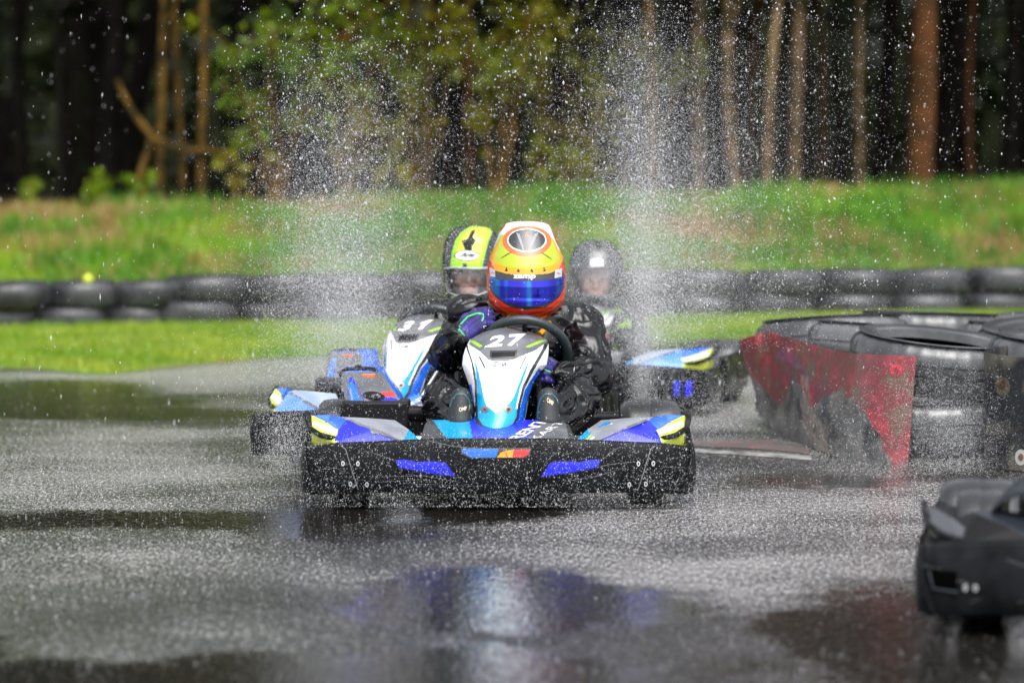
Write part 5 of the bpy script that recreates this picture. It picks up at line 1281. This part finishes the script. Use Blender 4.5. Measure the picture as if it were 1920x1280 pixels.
V, Fc, mi = helmet_shell(1117.5, HW3, 17.46, 1.16, EP3, paint3, 110)
h3 = mesh_obj('helmet', [v - ro3 for v in V], Fc, [pbr('dark grey helmet paint', (.045, .05, .055), .25, coat=.5), M['white'], M['dull_black']], P3, mi)
mdf = h3.modifiers.new('t', 'SOLIDIFY'); mdf.thickness = .018; mdf.offset = -1
V, Fc, mi = helmet_shell(1117.5, HW3, 17.46, 1.16, None, paint3, 110); full = BVHTree.FromPolygons([v - ro3 for v in V], [list(f) for f in Fc])
e3 = Vector((0, 0, HC)) - ro3; p3 = lambda x, y: at(x, y, 17.3) - ro3
sticker('visor', flat_bm([Z8((85, 262), (180, 258), (265, 262), (350, 264), (432, 272), (434, 370), (405, 430), (330, 458), (260, 465), (180, 458), (110, 430), (84, 350))]), full, e3, p3, M['clear'], h3, .004, 4)
b3 = bvh_of(suit3); ps = lambda x, y: at(x, y, 17.3) - ro3
for pts in ([(330, 565), (345, 548), (360, 562), (372, 545), (385, 560)], [(395, 535), (405, 550), (420, 530), (430, 520)], [(338, 665), (352, 690), (368, 655), (382, 680), (395, 645)], [(405, 640), (410, 668), (428, 655), (425, 632), (405, 640)], [(440, 650), (445, 620), (470, 600), (478, 630), (460, 650)], [(385, 780), (400, 750), (410, 775), (425, 745), (445, 760)], [(385, 790), (395, 810)]):
    sticker('suit_lettering', flat_bm([stroke(Z8(*pts), 3.6)]), b3, e3, ps, M['lime'], suit3, .004, 4)
for pl in (Z8((70, 490), (100, 500), (108, 530), (80, 520)), Z8((388, 480), (402, 478), (408, 520), (392, 525)), Z8((300, 640), (330, 650), (320, 680), (304, 670)), Z8((330, 690), (352, 700), (350, 760), (335, 740))):
    sticker('suit_patch', flat_bm([pl]), b3, e3, ps, M['red'], suit3, .004, 4)

# ================================================================== RAIN AND SPRAY
OCT = np.array([(1, 0, 0), (-1, 0, 0), (0, 1, 0), (0, -1, 0), (0, 0, 1), (0, 0, -1)], float)
OF = np.array([(0, 2, 4), (2, 1, 4), (1, 3, 4), (3, 0, 4), (2, 0, 5), (1, 2, 5), (3, 1, 5), (0, 3, 5)])
TET = np.array([(.94, 0, -.33), (-.47, .82, -.33), (-.47, -.82, -.33), (0, 0, 1)], float); TF = np.array([(0, 2, 1), (0, 1, 3), (1, 2, 3), (2, 0, 3)])
def drops(name, P, r, stretch, slant, base=OCT, faces=OF):
    """P: points, r: radii, stretch: length over width, slant: (x, z) direction of fall"""
    n = len(P); k = len(base); V = base[None] * r[:, None, None]
    V = V.copy(); V[:, :, 2] *= stretch[:, None]
    V[:, :, 0] += V[:, :, 2] * slant[:, None]
    V += P[:, None, :]
    T = (faces[None] + (np.arange(n) * k)[:, None, None]).reshape(-1, 3)
    return tag(tri_mesh(name, V.reshape(-1, 3), T, M['droplet'], None, True), kind='stuff')
def P3(px, py, d): return np.stack([(px - CX) * d / F, d, HC - (py - YH) * d / F], 1)
N_ = RNG.normal; U_ = RNG.uniform
def cloud(n, fx, fy, fd):
    px, py, d = fx(n), fy(n), fd(n); p = P3(px, py, d); return p[p[:, 2] > .01]
def plume(n, x0, sb, st, y0, y1, drift, pw=1.0, d0=13.25, sd=.28):
    t = np.where(RNG.random(n) < .55, RNG.beta(1.1, 1.7, n), RNG.beta(1.6, 2.4, n)) * 1.15 if pw < 2 else U_(0, 1, n)
                                  # 0 at the wheel, 1 at the top
    py = y0 + (y1 - y0) * t; px = x0 + drift * t + N_(0, 1, n) * (sb + (st - sb) * t); d = d0 + N_(0, sd, n)
    p = P3(px, py, d); return p[p[:, 2] > .01]
big = np.concatenate([
    plume(2080, 652, 40, 75, 620, 60, -20), plume(1280, 640, 70, 130, 700, 60, 0), plume(720, 575, 70, 80, 560, 20, 30),
    plume(1200, 1205, 10, 26, 720, 40, -10, 1, 13.25, .12), plume(2080, 1215, 30, 90, 680, 20, 10), plume(2080, 1290, 70, 210, 620, -120, 80), plume(1760, 1480, 170, 240, 600, -160, 60),
    plume(1680, 900, 190, 190, 520, -60, 40, 1, 13.6, .5), plume(880, 1080, 100, 130, 460, -80, 20)])
drops('water_spray', big, np.clip(RNG.lognormal(math.log(.00125), .42, len(big)), .0007, .0040), U_(1, 2.2, len(big)), N_(0, .25, len(big)))
fine = np.concatenate([
    plume(37200, 650, 50, 110, 720, 150, -20), plume(16120, 600, 60, 110, 900, 380, -20, 1, 13.0, .35), plume(16000, 1204, 16, 60, 760, 60, -8, 1, 13.25, .14), plume(34720, 1225, 40, 130, 670, 90, 50), plume(13640, 1380, 110, 250, 660, 0, 60),
    plume(13640, 870, 170, 200, 640, 120, 20, 1, 13.9, .3),
    plume(2600, 1300, 55, 60, 810, 600, -10, 1, 15.4, .35), plume(4000, 1320, 55, 40, 830, 690, 0, 1, 13.6, .2), plume(6500, 540, 28, 36, 890, 760, -5, 1, 12.7, .25), plume(9000, 690, 90, 90, 740, 560, 0, 1, 14.6, .25),
    plume(3500, 1130, 60, 60, 740, 440, 0, 1, 15.2, .4), plume(7440, 1790, 50, 60, 890, 680, -30, 1, 13.2, .15), plume(1500, 1600, 60, 60, 885, 720, 10, 1, 13.4, .12), plume(3720, 1230, 40, 30, 950, 860, 20, 1, 12.4, .12)])
drops('spray_mist', fine, np.clip(RNG.lognormal(math.log(.00098), .35, len(fine)), .0005, .0019), U_(1, 1.8, len(fine)), N_(0, .2, len(fine)), TET, TF)
haze = np.concatenate([plume(90000, 652, 50, 95, 730, 170, -15, 1, 13.3, .3), plume(50000, 640, 60, 90, 640, 380, 0, 1, 14.2, .3), plume(80000, 1206, 14, 42, 760, 80, -4, 1, 13.3, .2), plume(90000, 1240, 60, 140, 650, 130, 30, 1, 13.6, .3), plume(30000, 1320, 70, 110, 600, 250, 30, 1, 14, .3), plume(30000, 880, 150, 160, 620, 360, 0, 1, 16.5, .6), plume(36000, 1120, 60, 60, 640, 440, 0, 1, 16.2, .3), plume(60000, 1520, 240, 260, 640, 430, 0, 1, 17, .8), plume(50000, 800, 260, 220, 720, 380, 0, 1, 16.8, .8), plume(16000, 1780, 60, 60, 890, 700, -20, 1, 13.2, .12)])
drops('spray_haze', haze, U_(.0004, .0008, len(haze)), U_(1, 1.5, len(haze)), N_(0, .2, len(haze)), TET, TF)
# drops thrown up in front of the nose
nose = np.concatenate([cloud(7000, lambda n: U_(560, 1310, n), lambda n: 950 - U_(0, 1, n) ** 1.4 * 140, lambda n: U_(11.5, 11.93, n)), cloud(600, lambda n: U_(600, 1260, n), lambda n: U_(690, 840, n), lambda n: U_(11.7, 12.2, n)), cloud(240, lambda n: U_(780, 1160, n), lambda n: U_(430, 700, n), lambda n: U_(11.6, 12.4, n))])
drops('nose_spray', nose, np.clip(RNG.lognormal(math.log(.00065), .38, len(nose)), .0004, .0017), U_(1, 2.6, len(nose)), U_(-.1, .1, len(nose)))
rain = cloud(2300, lambda n: U_(-250, 2170, n), lambda n: U_(-60, 960, n), lambda n: U_(10.3, 22, n))
drops('rain', rain, np.clip(RNG.lognormal(math.log(.0008), .4, len(rain)), .0004, .0022), U_(3, 10, len(rain)), N_(.05, .06, len(rain)))
# rain bursting on the tarmac
n = 240000; d = 1 / np.sqrt(U_(1 / 24 ** 2, 1 / 7.2 ** 2, n)); x = U_(-.19, .19, n) * d
sx_ = np.clip(((x + 4) / .07).astype(int) + 14, 0, nx - 1); iy_ = np.clip(np.searchsorted(ys, d), 0, len(ys) - 1)
pv = np.array(pud)[iy_ * nx + sx_]
gx_ = np.linspace(-4, 4, 120); gy_ = np.linspace(6, 25, 200); nzg = np.array([[fbm(a, b * .5, 1.1, 21.0, 3) for a in gx_] for b in gy_])
q = nzg[np.clip(((d - 6) / 19 * 199).astype(int), 0, 199), np.clip(((x + 4) / 8 * 119).astype(int), 0, 119)]
vy = np.interp(x, ex, ey)
keep = (RNG.random(n) < np.clip((d - 8.6) / 3, .25, 1)) & (RNG.random(n) < (1 - .85 * pv) * (.62 + .9 * q)) & (d < vy - .12)
keep = np.array(keep); x, d = x[keep], d[keep]; n = len(x)
z = .001 + RNG.exponential(.004, n)
drops('rain_splashes', np.stack([x, d, z], 1), np.clip(RNG.lognormal(math.log(.00115), .4, n), .0006, .0035), U_(.5, 1.2, n), N_(0, .3, n), TET, TF)
